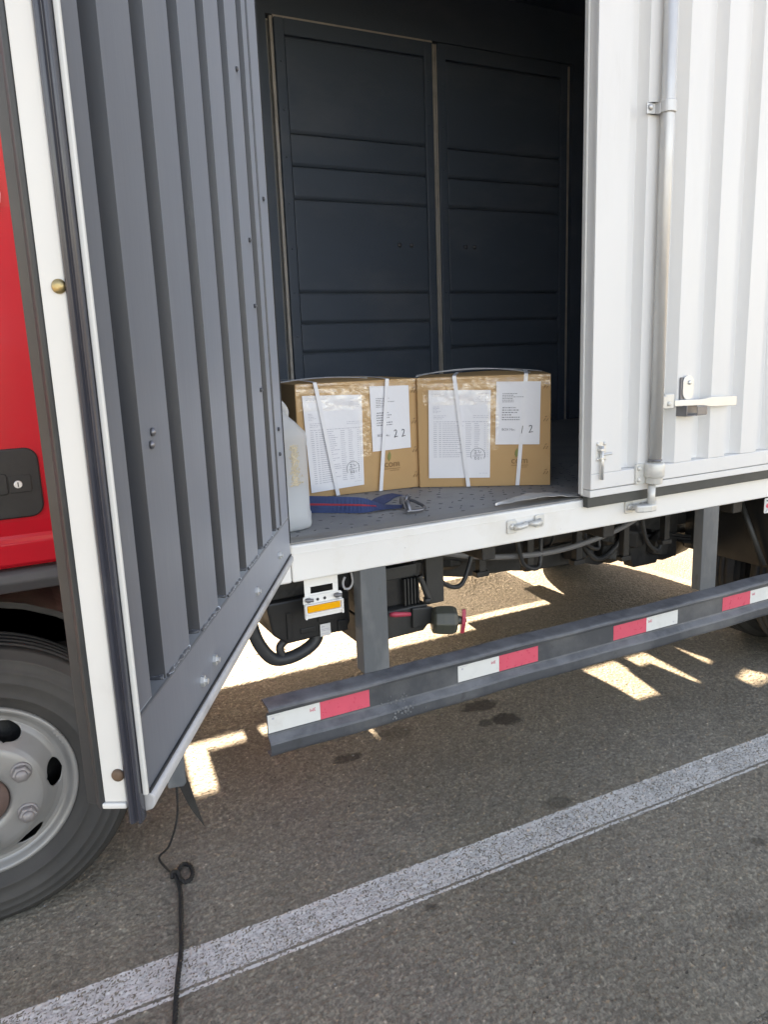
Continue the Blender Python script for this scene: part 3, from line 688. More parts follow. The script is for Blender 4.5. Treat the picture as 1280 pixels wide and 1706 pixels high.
# ---- marker reflector hanging under the sill
mk = MB()
mk.box(.833,.933,.028,.031,.786,.8145).box(.833,.851,.028,.031,.767,.786).box(.917,.933,.028,.031,.767,.786).box(.833,.933,.028,.031,.757,.767)
mk.prism(rrect(.826,.942,.737,.7625,.007), 1, .0235, .0272)
marker = part(mk.build('marker_bracket', M['sill'], bevel=.001))
fr = MB().prism(rrect(.827,.941,.700,.7415,.003), 1, .019, .0232)
fr.box(.827,.941,.0125,.019,.7385,.7415).box(.827,.941,.0125,.019,.7125,.7165).box(.827,.832,.0125,.019,.700,.7385).box(.936,.941,.0125,.019,.700,.7385)
sub(fr.build('reflector_frame', M['sill'], bevel=.001), marker)
sub(MB().box(.834,.931,.0130,.0189,.7185,.7365).build('amber_reflector', M['amber'], bevel=.001), marker)
for xx in (.868,.889): sub(MB().lathe([(.0042,0),(.0042,.0012)], (xx,.0233,.7500), (0,-1,0), 12).build('bracket_hole', M['rubber']), marker)
for xx in (.842,.927): sub(MB().tube([(xx-.012,.018,.7545),(xx+.010,.014,.7515)], .005, 7).lathe([(.008,0),(.008,.006)], (xx-.002,.0232,.752), (0,-1,0), 6, False).build('bracket_bolt', M['steel_dark']), marker)

# ---- underbody
def ub(b, name, mat_='chassis', bevel=.004, label=None): return part(b.build(name, M[mat_], bevel=bevel), label=label)
box1 = MB().prism([(.745,.735),(.760,.640),(.800,.607),(.985,.612),(.998,.640),(.998,.735)], 1, .10, .33)
bat = ub(box1, 'electrical_box', 'blackplastic', .006)
sub(MB().box(.895,.990,.094,.0995,.655,.705).box(.80,.815,.094,.0995,.62,.70).box(.84,.885,.096,.0995,.63,.645).box(.955,.985,.092,.0995,.615,.648).build('box_rib', M['blackplastic'], bevel=.002), bat)
lab = sub(MB().box(.8985,.9305,.0930,.0938,.6115,.6480).build('sticker', M['label']), bat)
sub(MB().box(.902,.912,.0922,.0929,.639,.6415).box(.902,.927,.0922,.0929,.632,.6335).box(.902,.927,.0922,.0929,.628,.6290).box(.902,.922,.0922,.0929,.619,.620).build('sticker_print', M['ink_pale']), bat)
ub(MB().box(.735,1.0,.12,.34,.7355,.80), 'box_cradle', 'chassis')
ring = [(.722,.15,.79),(.716,.15,.72),(.716,.15,.66),(.735,.15,.60),(.770,.15,.553),(.815,.15,.545),(.865,.152,.555),(.905,.155,.578),(.922,.16,.62)]
ub(MB().tube(smooth_path(ring), .0185, 12), 'thick_hose', 'rubber', 0)
ub(MB().tube(smooth_path([(.800,.15,.552),(.795,.152,.585),(.835,.155,.615)]), .012, 10), 'hose_branch', 'rubber', 0)
ub(MB().tube(smooth_path([(.66,.25,.70),(.655,.25,.64),(.675,.25,.600),(.72,.25,.595),(.75,.25,.63)]), .007, 8), 'thin_hose', 'rubber', 0)
ub(MB().tube(smooth_path([(.965,.05,.79),(.958,.05,.775),(.962,.05,.757),(.978,.05,.755),(.988,.05,.772),(.985,.05,.80)]), .0035, 8), 'wire_loop', 'gasket_grey', 0)
mo = MB().prism([(1.03,.550),(1.245,.556),(1.262,.572),(1.262,.642),(1.03,.642)], 1, .10, .40)
ub(mo, 'lower_pan', 'tank', .006)
ub(MB().box(1.03,1.235,.13,.40,.6425,.73), 'motor_body', 'blackplastic')
ub(MB().box(1.03,1.235,.115,.40,.7305,.770), 'motor_head', 'tank')
for k in range(5):
    ub(MB().box(1.186+.0115*k,1.192+.0115*k,.108,.130,.645,.728), 'cooling_fin', 'tank', .0015)
ub(MB().box(1.262,1.325,.105,.125,.634,.812), 'hanger_plate', 'tank', .004)
ub(MB().box(1.02,1.40,.10,.42,.79,.812), 'cross_bearer', 'chassis', .004)
ub(MB().tube(smooth_path([(1.235,.10,.735),(1.250,.095,.69),(1.262,.09,.655)]), .009, 10).lathe([(.011,0),(.011,.016)], (1.252,.088,.648), (0,0,1), 12), 'hose_end', 'tank', 0)
part(MB().tube([(1.114,.072,.642),(1.13,.070,.640),(1.178,.062,.634)], [.006,.0085,.006], 10).build('red_lever', M['redplastic']))
vx, vy, vz = 1.258, .072, .596
va = Vector((1,-.35,-.10)).normalized()
vlv = part(MB().lathe([(.030,0),(.043,.006),(.046,.030),(.046,.062),(.040,.074),(.016,.078),(.014,.092)], (vx,vy,vz), va, 8, smooth=False).build('battery_switch', M['valve'], bevel=.003))
e0 = Vector((vx,vy,vz)) + va*.092
side = va.cross(Vector((0,0,1))).normalized(); upv = side.cross(va)
kn = MB(Matrix((( side.x, upv.x, va.x, e0.x), (side.y, upv.y, va.y, e0.y), (side.z, upv.z, va.z, e0.z), (0,0,0,1))))
kn.prism([(-.005,-.040),(.004,-.042),(.016,-.006),(.014,.012),(.004,.036),(-.006,.034),(-.015,.008),(-.014,-.010)], 2, 0, .012)
sub(kn.build('red_switch_handle', M['redplastic'], bevel=.002), vlv)
sub(MB().lathe([(.006,0),(.006,.004)], e0+va*.012, va, 10).build('switch_pin', M['hub']), vlv)
ub(MB().prism([(1.20,.575),(1.285,.580),(1.285,.622),(1.262,.634),(1.20,.640)], 1, .086, .099), 'switch_bracket', 'tank')
# chassis rails, cross members, drive line
for y0 in (.62, 1.40):
    ub(MB().prism([(y0,.56),(y0+.075,.56),(y0+.075,.568),(y0+.008,.568),(y0+.008,.742),(y0+.075,.742),(y0+.075,.75),(y0,.75)], 0, -1.3, 4.9), 'chassis_rail')
for xx in (.2, 1.15, 1.9, 2.6, 3.4, 4.4):
    ub(MB().box(xx, xx+.07, .70, 1.40, .60, .72), 'cross_member')
for xx in (.95, 1.45, 1.95, 2.6, 3.2, 3.8, 4.4):
    ub(MB().box(xx, xx+.05, .075, 2.05, .751, .812), 'floor_bearer')
ub(MB().tube([(.6,1.06,.55),(1.6,1.06,.52)], .045, 16), 'propeller_shaft', 'chassis', 0)
ub(MB().tube([(1.62,1.06,.52),(3.25,1.06,.42)], .05, 16), 'propeller_shaft', 'chassis', 0)
ub(MB().lathe([(.03,0),(.12,.06),(.16,.16),(.14,.30),(.05,.36)], (3.10,1.06,.40), (1,0,0), 20), 'axle_housing', 'chassis', 0)
ub(MB().tube([(3.35,.30,.385),(3.35,1.85,.385)], .06, 14), 'rear_axle', 'chassis', 0)
ub(MB().tube([(-.005,.32,.36),(-.005,1.85,.36)], .05, 12), 'front_axle', 'chassis', 0)
for yc in (.60, 1.52):
    for k in range(5):
        L_ = 1.30 - .2*k
        pts = [(3.35 + L_*(t/10-.5), .470 - .014*k + (.10*((t/10-.5)*2)**2)*(L_/1.3)**2) for t in range(11)]
        q = [(a, z+.011) for a, z in pts[::-1]]
        ub(MB().prism(pts+q, 1, yc-.035, yc+.035), 'leaf_spring', 'chassis', 0)
    for dx in (-.07, .07):
        ub(MB().tube(smooth_path([(3.35+dx,yc-.045,.36),(3.35+dx,yc-.045,.50),(3.35+dx,yc,.52),(3.35+dx,yc+.045,.50),(3.35+dx,yc+.045,.36)],4), .008, 8), 'spring_bolt', 'chassis', 0)
    ub(MB().prism([(2.60,.42),(2.74,.42),(2.80,.56),(2.55,.56)], 1, yc-.03, yc+.03), 'spring_hanger')
# unseen far-side blockers added to shape the sun patches; air reservoir, gearbox
ub(MB().prism(rrect(1.62,2.06,.50,.805,.03), 0, .842, 1.42), 'chest_sun_block', 'tank', .004)  # invented chest, keeps sun off the ground behind the near rail
ub(MB().prism(rrect(1.60,2.04,.49,.78,.06), 0, 1.45, 2.46), 'tank_sun_block', 'tank', .004)  # unseen tank, its length set to bound the right-hand sun streaks
ub(MB().prism(rrect(1.74,2.08,.28,.47,.03), 0, 2.30, 2.95), 'locker_sun_block', 'tank', .004)  # unseen locker added to shade the ground ahead of the rear wheels
for k in range(30): ub(MB().tube([(2.22,2.09,.035+.0079*k),(2.60,2.0915,.0345+.0079*k),(2.95,2.09,.035+.0079*k)], .0032, 5), 'sun_filter_wire', 'tank', 0)  # made-up grille, thins the sun on the ground to a mid tone
ub(MB().box(2.86,2.99,1.78,2.10,.18,.80), 'far_plate_sun_block', 'blackplastic', .003)  # added plate, cuts the sun off right of the streaks
ub(MB().box(.70,.90,2.062,2.075,.62,.81), 'bracket_sun_block', 'tank', .003)  # added piece, shortens the left sun patch
ub(MB().box(-.62,.755,1.985,2.0,.10,.86), 'panel_sun_block', 'blackplastic')  # invented panel, stops sun reaching the ground under the cab
ub(MB().lathe([(.02,0),(.055,.012),(.066,.035),(.066,.34),(.055,.362),(.02,.375)], (2.02,.56,.665), (1,0,0), 20), 'air_reservoir', 'chassis', 0)
for xx in (2.08, 2.30): ub(MB().tube([(xx, .56+.069*math.cos(R(a)), .665+.069*math.sin(R(a))) for a in range(0,360,20)], .005, 6, closed=True), 'reservoir_strap', 'tank', 0)
ub(MB().prism([(1.36,.57),(1.60,.545),(1.72,.52),(1.95,.508),(2.05,.49),(2.30,.485),(2.42,.455),(2.52,.468),(2.62,.43),(2.90,.42),(2.90,.72),(1.36,.72)], 1, .60, .618), 'frame_gusset', 'chassis', .004)
for (xa, za, xb, zb, y_) in ((1.40,.70,1.62,.60,.34),(1.80,.71,1.95,.60,.36),(2.48,.71,2.66,.55,.42),(2.20,.74,2.30,.60,.44)):
    ub(MB().tube(smooth_path([(xa,y_,za),((xa+xb)/2-.03,y_+.02,(za+zb)/2-.05),((xa+xb)/2+.05,y_+.03,zb-.02),(xb,y_+.05,zb+.08),(xb+.04,y_+.1,.74)]), .0085, 7), 'air_line', 'rubber', 0)
for (xx, zz) in ((1.66,.60),(1.88,.585),(2.12,.57),(2.37,.545),(2.6,.58)):
    ub(MB().box(xx,xx+.03,.40,.43,zz,.755).box(xx-.012,xx+.042,.398,.432,zz-.02,zz), 'pipe_clip', 'chassis', .003)
ub(MB().lathe([(.10,0),(.17,.10),(.16,.30),(.10,.55),(.06,.62)], (.30,1.06,.55), (1,0,0), 18), 'gearbox', 'chassis', 0)
ub(MB().box(-.6,.30,.80,1.32,.42,.80), 'engine_block')
ub(MB().tube([(.4,1.32,.46),(1.3,1.34,.45),(2.9,1.30,.46)], .035, 12), 'exhaust_pipe', 'chassis', 0)
ub(MB().lathe([(.035,0),(.09,.03),(.09,.55),(.035,.58)], (1.5,1.28,.455), (1,0,0), 16), 'exhaust_muffler', 'chassis', 0)
part(MB().tube(smooth_path([(1.30,.40,.76),(1.533,.40,.69),(1.742,.40,.645),(2.0,.40,.625),(2.239,.40,.647),(2.416,.40,.690),(2.6,.41,.77)]), .011, 10).build('sagging_conduit', M['cable']))
part(MB().tube(smooth_path([(1.33,.5,.72),(1.7,.5,.62),(2.1,.52,.60),(2.5,.55,.62)]), .008, 8).build('brake_pipe', M['rubber']))
for i, (xx, yy, zz, s_) in enumerate([(1.45,.56,.60,.05),(1.62,.55,.62,.06),(2.28,.56,.56,.07),(2.44,.58,.50,.055),(2.52,.52,.58,.06),(2.36,.50,.60,.04),(2.72,.56,.50,.05)]):
    ub(MB().lathe([(s_*.4,0),(s_,s_*.3),(s_*.95,s_*1.4),(s_*.5,s_*1.8),(s_*.3,s_*2.2)], (xx,yy,zz-s_*.6), (random.uniform(-.4,.4),random.uniform(-.3,.3),1), 9, smooth=False), 'brake_valve', 'chassis', .004)
ub(MB().tube(smooth_path([(2.20,.50,.66),(2.3,.49,.53),(2.42,.5,.56),(2.55,.51,.70)]), .012, 8), 'air_hose', 'rubber', 0)
# rear mud shield and the little plate beside it
ub(MB().box(2.95,2.956,.155,.60,.455,.80), 'mud_shield', 'blackplastic', .002)
ub(MB().box(2.9,3.85,.15,.60,.795,.806), 'mud_shield', 'blackplastic', .002)
ub(MB().tube([(2.93,.17,.47),(2.90,.30,.78)], .012, 8), 'shield_stay', 'tank', 0)
sg = part(MB().prism(rrect(2.704,2.80,.747,.806,.006), 1, .020, .023).build('hanging_plate', M['label'], bevel=.001))
sub(MB().box(2.714,2.79,.0190,.0198,.7935,.7975).build('plate_bar', M['pen']), sg)
th = [R(a) for a in range(0,360,15)]
sub(MB().prism([(2.752+.040*math.cos(t), .776+.0145*math.sin(t)) for t in th], 1, .0190, .0198).build('plate_disc', M['tapered']), sg)
sub(MB().tube([(2.752+.042*math.cos(R(a)), .0192, .748+.018*math.sin(R(a))) for a in range(15,166,10)], .0013, 6).build('plate_arc', M['ink_pale']), sg)

# mud flap stay beneath the open door
ub(MB().prism([(.434,.272),(.476,.266),(.484,.275),(.484,.60),(.434,.60)], 1, .100, .108), 'flap_stay', 'post', .003)
ub(MB().prism([(.466,.262),(.487,.285),(.494,.262),(.505,.205),(.524,.118),(.510,.146),(.492,.182),(.477,.225)], 1, .112, .118), 'torn_mud_flap', 'chassis', .001)

# ---- wheels
def wheel(xc, yo, zc, sgn=1, detail=True, Rt=.378, wd=.20):
    # sgn=1: outer face towards -y
    ax = (0, -sgn, 0); e = empty('wheel', (0,0,0)); part(e)
    e.matrix_parent_inverse = truck.matrix_world.inverted()
    o = (xc, yo + sgn*wd, zc)
    pr_ = [(.205,.02),(.25,.0),(.30,-.004),(.345,.012),(.368,.035),(.374,.05)]
    # tread with grooves
    tre = []
    for k in range(4):
        a = .055 + k*.028
        tre += [(.378,a),(.378,a+.019),(.370,a+.020),(.370,a+.027)]
    pr_ += tre + [(.376,.165),(.366,.178),(.350,.190),(.349,.193),(.345,.1935),(.343,.1925),(.325,.203),(.322,.2052),(.318,.2058),(.316,.2050),(.300,.2080),(.298,.2095),(.294,.2097),(.292,.2085),(.276,.2075),(.262,.205),(.260,.2068),(.257,.2065),(.255,.2035),(.240,.196),(.226,.186),(.214,.180)]
    s_ = Rt/.378
    pr_ = [(r_*s_ if r_ > .3 else r_, h_) for r_, h_ in pr_]
    t_ = MB().lathe(pr_, o, ax, 96, caps=False).build('tyre', M['tyre'])
    sub(t_, e)
    # flatten at contact
    for v in t_.data.vertices:
        if v.co.z < .002: v.co.z = .002
    rim_p = [(.223,.170),(.2245,.186),(.2235,.1905),(.219,.192),(.214,.189),(.2085,.180),(.200,.172),(.190,.171),(.176,.181),(.160,.203),(.146,.222),(.136,.231),(.120,.2345),(.085,.2355),(.072,.2355),(.066,.230),(.064,.205)]
    # disc with six slotted openings: each ring of vertices stops at the rim of the slots
    fine = []
    for (r0, h0), (r1, h1) in zip(rim_p[:-1], rim_p[1:]):
        k_ = 6 if (detail and r0 <= .200 and r1 >= .130) else 1
        fine += [(r0+(r1-r0)*q/k_, h0+(h1-h0)*q/k_) for q in range(k_)]
    rim_p = fine + [rim_p[-1]]
    K = 26; b = MB(); axv = Vector(ax); ov = Vector(o); vs_ = []; fs = []
    for r_, h_ in rim_p:
        q = 1-((r_-.1695)/.0190)**2
        hw = 12.5*math.sqrt(q) if (q > 0 and detail) else 0.0
        for s6 in range(6):
            for k in range(K+1):
                a = R(4 + 60*s6 + hw + (60-2*hw)*k/K); vs_.append(ov + axv*h_ + Vector((r_*math.cos(a), 0, r_*math.sin(a))))
    row = 6*(K+1)
    for i in range(len(rim_p)-1):
        for s6 in range(6):
            for k in range(K):
                p = i*row + s6*(K+1) + k; fs.append((p, p+1, p+row+1, p+row))
    b.add(vs_, fs, True)
    sub(b.build('rim', M['rim'], solid=.004, weld=True), e)
    sub(MB().lathe([(.215,.03),(.205,.10),(.200,.150)], o, ax, 48, caps=False).build('rim_barrel', M['chassis']), e)
    sub(MB().lathe([(.205,.05),(.205,.11),(.12,.125),(.03,.13)], o, ax, 40).build('brake_drum', M['chassis']), e)
    hubz = MB().lathe([(.064,.14),(.063,.225),(.060,.236),(.050,.240),(.046,.252),(.036,.258),(.014,.259),(.013,.266),(.002,.267)], o, ax, 36).build('hub', M['hub'])
    sub(hubz, e)
    for k in range(6):
        a = R(31 + 60*k); p = ov + axv*.2355 + Vector((.111*math.cos(a), 0, .111*math.sin(a)))
        sub(MB().lathe([(.0255,0),(.0255,.004),(.0225,.007)], p, ax, 20).lathe([(.0220,.006),(.0220,.019),(.0175,.023)], p, ax, 6, False).lathe([(.0150,.022),(.0140,.027),(.009,.031),(.002,.032)], p, ax, 14).build('lug_nut', M['nut'], bevel=.0015), e)
    bw = MB()
    if detail:
        for q, a in enumerate((24, 27, 30, 33)):
            aa = R(a); p = ov + axv*.1905 + Vector((.2195*math.cos(aa), 0, .2195*math.sin(aa)))
            bw.tube([p, p + axv*.005], .006, 8)
        sub(bw.build('balance_weight', M['rim']), e)
    return e
FX = -.005
wheel(FX, .137, .372)
wheel(FX, 1.98, .372, -1, False)
wheel(3.35, .10, .376, 1, False); wheel(3.35, .36, .376, 1, False)
wheel(3.35, 2.03, .376, -1, False)
# far side guard
rr = part(rail_mesh(.70, 2.95, -1, 2.13).build('far_side_guard', M['guard']))
for xx in (1.0, 2.68): part(MB().box(xx, xx+.06, 2.07, 2.12, .507, .85).build('guard_post', M['post']))
part(MB().box(.70, BX1, 2.12, 2.19, .815, .9165).build('far_sill', M['sill']))
part(MB().box(.70, BX1, YF+.061, YF+.07, .9165, ZT).build('far_outer_skin', M['white']))

# ---- cab
CY = .10
cs = [(CY+.03, .942), (CY+.004, .946), (CY, .952), (CY-.001, 1.000), (CY+.006, 1.010), (CY+.008, 1.018), (CY+.003, 1.05), (CY-.002, 1.20), (CY, 1.45), (CY+.012, 1.75), (CY+.04, 2.02), (CY+.06, 2.02), (CY+.06, .942)]
cab = part(MB().prism(cs, 0, -.62, .275).build('cab_door', M['red'], bevel=.003, segs=3), label='glossy red cab door panel')
sub(MB().prism([(CY+.060,.942),(CY+.012,.955),(CY+.010,1.5),(CY+.06,2.0)], 0, .279, .44).build('cab_rear_quarter', M['red'], bevel=.004), cab)
sub(MB().box(-1.45,.42,CY+.03,CY+.05,.9355,.9405).build('cab_step_edge', M['red'], bevel=.002), cab)
tr_ = part(MB().prism([(CY+.012,.934),(CY+.002,.925),(CY-.002,.905),(CY+.010,.880),(CY+.06,.874),(CY+.08,.934)], 0, -1.4, .40).build('cab_side_trim', M['trim'], bevel=.004))
hr = MB().prism(rrect(-.03, .221, 1.060, 1.222, .030, 8), 1, CY-.008, CY+.02)
hd = sub(hr.build('door_handle_bezel', M['blackplastic'], bevel=.004, segs=3), cab)
# dished handle area inside the bezel
sub(MB().prism(rrect(-.01, .150, 1.118, 1.166, .006, 4), 1, CY-.0125, CY-.0083).build('handle_paddle', M['blackplastic'], bevel=.002), cab)
sub(MB().prism(rrect(.1535, .200, 1.120, 1.160, .004, 4), 1, CY-.0110, CY-.0083).build('lock_boss', M['blackplastic'], bevel=.0015), cab)
lk = MB().lathe([(.0092,0),(.0090,.002),(.0075,.003)], (.1715, CY-.0111, 1.1395), (0,-1,0), 20)
sub(lk.build('key_lock', M['zinc']), cab)
sub(MB().box(.1702,.1728,CY-.0147,CY-.0141,1.134,1.145).build('key_slot', M['pen']), cab)
dec = [(.140+.076*math.cos(t), 1.775+.066*math.sin(t)) for t in th]
sub(MB().prism(dec, 1, CY+.0015, CY+.0185).build('round_decal', M['decal']), cab)
# rest of the cab
cbx = MB().prism([(-1.55,.95),(.44,.95),(.44,2.42),(-.95,2.42),(-1.25,2.15),(-1.62,1.45),(-1.64,.95)], 1, CY+.061, 1.98)
part(cbx.build('cab_shell', M['red'], bevel=.03, segs=3))
part(MB().prism([(-1.28,1.50),(-.64,1.50),(-.64,2.02),(-1.08,2.02)], 1, CY+.055, CY+.0608).build('cab_side_window', M['blackplastic']))
part(MB().prism([(-1.60,.94),(-.63,.94),(-.63,1.48),(-1.55,1.48)], 1, CY+.02, CY+.0605).build('cab_front_panel', M['red'], bevel=.004))
part(MB().box(-1.70,-.55,CY+.03,1.95,.45,.93).build('front_bumper', M['red'], bevel=.03))
# wheel housing
wa = [(FX+.46*math.cos(R(a)), .40+.46*math.sin(R(a))) for a in range(0,181,10)] + [(FX+.445*math.cos(R(a)), .40+.445*math.sin(R(a))) for a in range(180,-1,-10)]
part(MB().prism(wa, 1, .17, .62).build('wheel_housing', M['blackplastic']))
part(MB().box(-.46,.52,.62,.63,.35,.90).build('inner_fender', M['blackplastic']))

# ------------------------------------------------------------------ cargo
def carton(label, org, ang, W_, H_, D_, cfg):
    e = empty('carton', (0,0,0)); tag(e, label, 'carton', 'cardboard cartons on the truck floor')
    CM = Matrix.Translation((org[0], org[1], .9207)) @ Matrix.Rotation(ang, 4, 'Z')
    e.matrix_world = CM
    def s_(o): o.parent = e; return o          # children in the carton's own frame
    # body: slightly bulged sides, sagging top
    b = MB(); nx, nz = 12, 10
    def face(f, n1, n2):
        vs_ = []; fs = []
        for i in range(n1+1):
            for j in range(n2+1): vs_.append(f(i/n1, j/n2))
        for i in range(n1):
            for j in range(n2): fs.append((i*(n2+1)+j, (i+1)*(n2+1)+j, (i+1)*(n2+1)+j+1, i*(n2+1)+j+1))
        b.add(vs_, fs)
    bul = lambda u, v: .0035*math.sin(math.pi*u)*math.sin(math.pi*v)
    top = lambda u, v: H_ + .010*math.sin(math.pi*u)*math.sin(math.pi*v) + .002*math.sin(9*u+4*v)*math.sin(math.pi*u)*math.sin(math.pi*v)
    face(lambda u, v: (W_*u, -bul(u,v), H_*v), 12, 10)
    face(lambda u, v: (W_*u, D_+bul(u,v), H_*v), 12, 10)
    face(lambda u, v: (-bul(u,v), D_*u, H_*v), 10, 10)
    face(lambda u, v: (W_+bul(u,v), D_*u, H_*v), 10, 10)
    face(lambda u, v: (W_*u, D_*v, top(u,v)), 12, 10)
    face(lambda u, v: (W_*u, D_*v, 0), 1, 1)
    o = b.build('carton_body', M['cardboard']);
    me = o.data
    import bmesh
    bm = bmesh.new(); bm.from_mesh(me); bmesh.ops.remove_doubles(bm, verts=bm.verts, dist=.0005); bmesh.ops.recalc_face_normals(bm, faces=bm.faces); bm.to_mesh(me); bm.free()
    md = o.modifiers.new('bevel','BEVEL'); md.width = .004; md.segments = 3; md.limit_method = 'ANGLE'; md.angle_limit = R(50)
    s_(o)
    # lid flap edge and taped seams
    fe = MB().box(.004, W_-.004, -.0030, -.0008, H_-.012, H_-.0005); s_(fe.build('flap_edge', M['cardboard'], bevel=.001))
    # papers
    def quad(c, y, jitter=.0015, nu=8, nv=10, th_=.0004):
        # c: tl, tr, br, bl in (x,z)
        vs_ = []; fs = []
        for i in range(nu+1):
            for j in range(nv+1):
                u, v = i/nu, j/nv
                x_ = (c[0][0]*(1-u)+c[1][0]*u)*(1-v) + (c[3][0]*(1-u)+c[2][0]*u)*v
                z_ = (c[0][1]*(1-u)+c[1][1]*u)*(1-v) + (c[3][1]*(1-u)+c[2][1]*u)*v
                vs_.append((x_, -y - jitter*(.5+.5*math.sin(u*7+c[0][0]*50)*math.sin(v*9)), z_))
        for i in range(nu):
            for j in range(nv): fs.append((i*(nv+1)+j, i*(nv+1)+j+1, (i+1)*(nv+1)+j+1, (i+1)*(nv+1)+j))
        return MB().add(vs_, fs)
    def at(c, u, v):
        x_ = (c[0][0]*(1-u)+c[1][0]*u)*(1-v) + (c[3][0]*(1-u)+c[2][0]*u)*v
        z_ = (c[0][1]*(1-u)+c[1][1]*u)*(1-v) + (c[3][1]*(1-u)+c[2][1]*u)*v
        return x_, z_
    Y1, Y2 = .0055, .0075
    c1, c2 = cfg['list'], cfg['addr']
    s_(quad(c1, Y1).build('packing_list', M['paper'], solid=.0003))
    s_(quad(c2, Y1, .001).build('address_sheet', M['paper'], solid=.0003))
    def bar(b_, c, u0, u1, v0, v1, y=Y2):
        p = [at(c,u0,v0), at(c,u1,v0), at(c,u1,v1), at(c,u0,v1)]
        b_.add([(x_, -y-.0001, z_) for x_, z_ in p] + [(x_, -y+.0003, z_) for x_, z_ in p], [(0,3,2,1),(4,5,6,7),(0,1,5,4),(1,2,6,5),(2,3,7,6),(3,0,4,7)])
    rnd = random.Random(cfg['seed'])
    def words(b_, c, u0, u1, v, h, y=Y2, gap=.010):
        u = u0
        while u < u1:
            w_ = rnd.uniform(.018,.06); bar(b_, c, u, min(u1, u+w_), v, v+h, y); u += w_ + gap
    # table of goods on the packing list
    tb = MB()
    words(tb, c1, .05, .20, .045, .0045); words(tb, c1, .05, .24, .062, .0035)
    words(tb, c1, .80, .97, .035, .0045)
    for k in range(4): words(tb, c1, .80-.02*k, .96, .07+.018*k, .0035)
    for k in range(5): words(tb, c1, .07, .07+rnd.uniform(.06,.13), .185+.016*k, .004)
    for k in range(3): words(tb, c1, .08, .28-.03*k, .285+.017*k, .004)
    for k in range(2): words(tb, c1, .72, .97, .285+.02*k, .004)
    words(tb, c1, .08, .97, .352, .005)
    for k in range(cfg['rows']):
        v = .375 + k*cfg['dv']
        bar(tb, c1, .08, .135, v, v+.0052); bar(tb, c1, .165, .205, v, v+.0052)
        words(tb, c1, .225, .225+rnd.uniform(.20,.36), v, .0052, gap=.006)
        bar(tb, c1, .60, .70-rnd.uniform(0,.03), v, v+.0045); bar(tb, c1, .74, .84-rnd.uniform(0,.04), v, v+.0045)
        bar(tb, c1, .90, .925, v, v+.004); bar(tb, c1, .95, .965, v, v+.004)
    words(tb, c1, .82, .96, .945, .003)
    tag(s_(tb.build('printed_table', M['ink_pale'])), kind='stuff')
    # stamp ring with hand written figures
    def pen(pts, r_, y=Y2, c=c1, mat_='ink', name='stamp', closed=False):
        P = [(lambda q: (q[0], -y, q[1]))(at(c, u, v)) for u, v in pts]
        return s_(MB().tube(smooth_path(P, 5) if not closed else P, r_, 6, closed=closed).build(name, M[mat_]))
    su, sv = cfg['stamp']
    pen([(su+.115*math.cos(R(a)), sv+.080*math.sin(R(a))) for a in range(150,391,12)], .0008)
    pen([(su-.085,sv+.012),(su+.09,sv-.002)], .0007)
    pen([(su-.06,sv-.045),(su-.03,sv-.05),(su-.035,sv-.02),(su-.055,sv-.018),(su-.015,sv-.012)], .0007)
    pen([(su+.01,sv-.05),(su+.035,sv-.022),(su+.055,sv-.042)], .0007)
    pen([(su-.05,sv+.025),(su-.045,sv+.05),(su-.02,sv+.045),(su-.03,sv+.03),(su-.05,sv+.03)], .0008)
    pen([(su+.005,sv+.028),(su+.022,sv+.03),(su+.02,sv+.05),(su+.004,sv+.048),(su+.005,sv+.028)], .0007)
    pen([(su+.055,sv+.022),(su+.06,sv+.05)], .0007)
    # address sheet
    ab = MB()
    for k, (a, b2) in enumerate(((.14,.48),(.14,.40),(.14,.62),(.14,.38),(.14,.40),(.14,.40))):
        words(ab, c2, a, b2, .185+.026*k, .0085, gap=.012)
    for k, (a, b2) in enumerate(((.15,.46),(.14,.52),(.14,.48),(.14,.36),(.14,.54),(.14,.54))):
        words(ab, c2, a, b2, .405+.038*k, .0135, gap=.016)
    tag(s_(ab.build('printed_address', M['ink'])), kind='stuff')
    bx_, bz_ = at(c2, .14, .775)
    rotz = math.atan2(c2[1][1]-c2[0][1], c2[1][0]-c2[0][0])
    text_mesh('printed_words', 'BOX No.:', .0115, Matrix.Translation((bx_, -Y2, bz_)) @ Matrix.Rotation(R(90),4,'X') @ Matrix.Rotation(rotz,4,'Z'), M['ink'], e)
    two = [(-.045,-.045),(-.01,-.062),(.018,-.045),(.008,-.012),(-.022,.030),(-.042,.052),(-.01,.046),(.045,.040)]
    for (du, kind) in cfg['digits']:
        if kind == '2': pen([(du+a*1.0, .755+z_*1.0) for a, z_ in two], .00125, c=c2, mat_='pen', name='handwritten_digit')
        else: pen([(du+.012,.70),(du+.004,.745),(du-.012,.82)], .00125, c=c2, mat_='pen', name='handwritten_digit')
    # clear tape over the papers' edges and across the top
    def tapeq(c, y, nm='packing_tape'):
        s_(quad(c, y, .0022, 16, 6).build(nm, M['cleartape']))
    tapeq([(c1[0][0]-.022, c1[0][1]+.022),(c1[1][0]+.022, c1[1][1]+.026),(c1[1][0]+.020, c1[1][1]-.050),(c1[0][0]-.020, c1[0][1]-.052)], .0088)
    tapeq([(c1[1][0]-.012, c1[1][1]+.020),(c1[1][0]+.030, c1[1][1]+.020),(c1[2][0]+.030, c1[2][1]+.10),(c1[2][0]-.010, c1[2][1]+.10)], .0094)
    tapeq([(.003,H_-.002),(W_-.003,H_-.002),(W_-.003,H_-.042),(.003,H_-.038)], .0048)
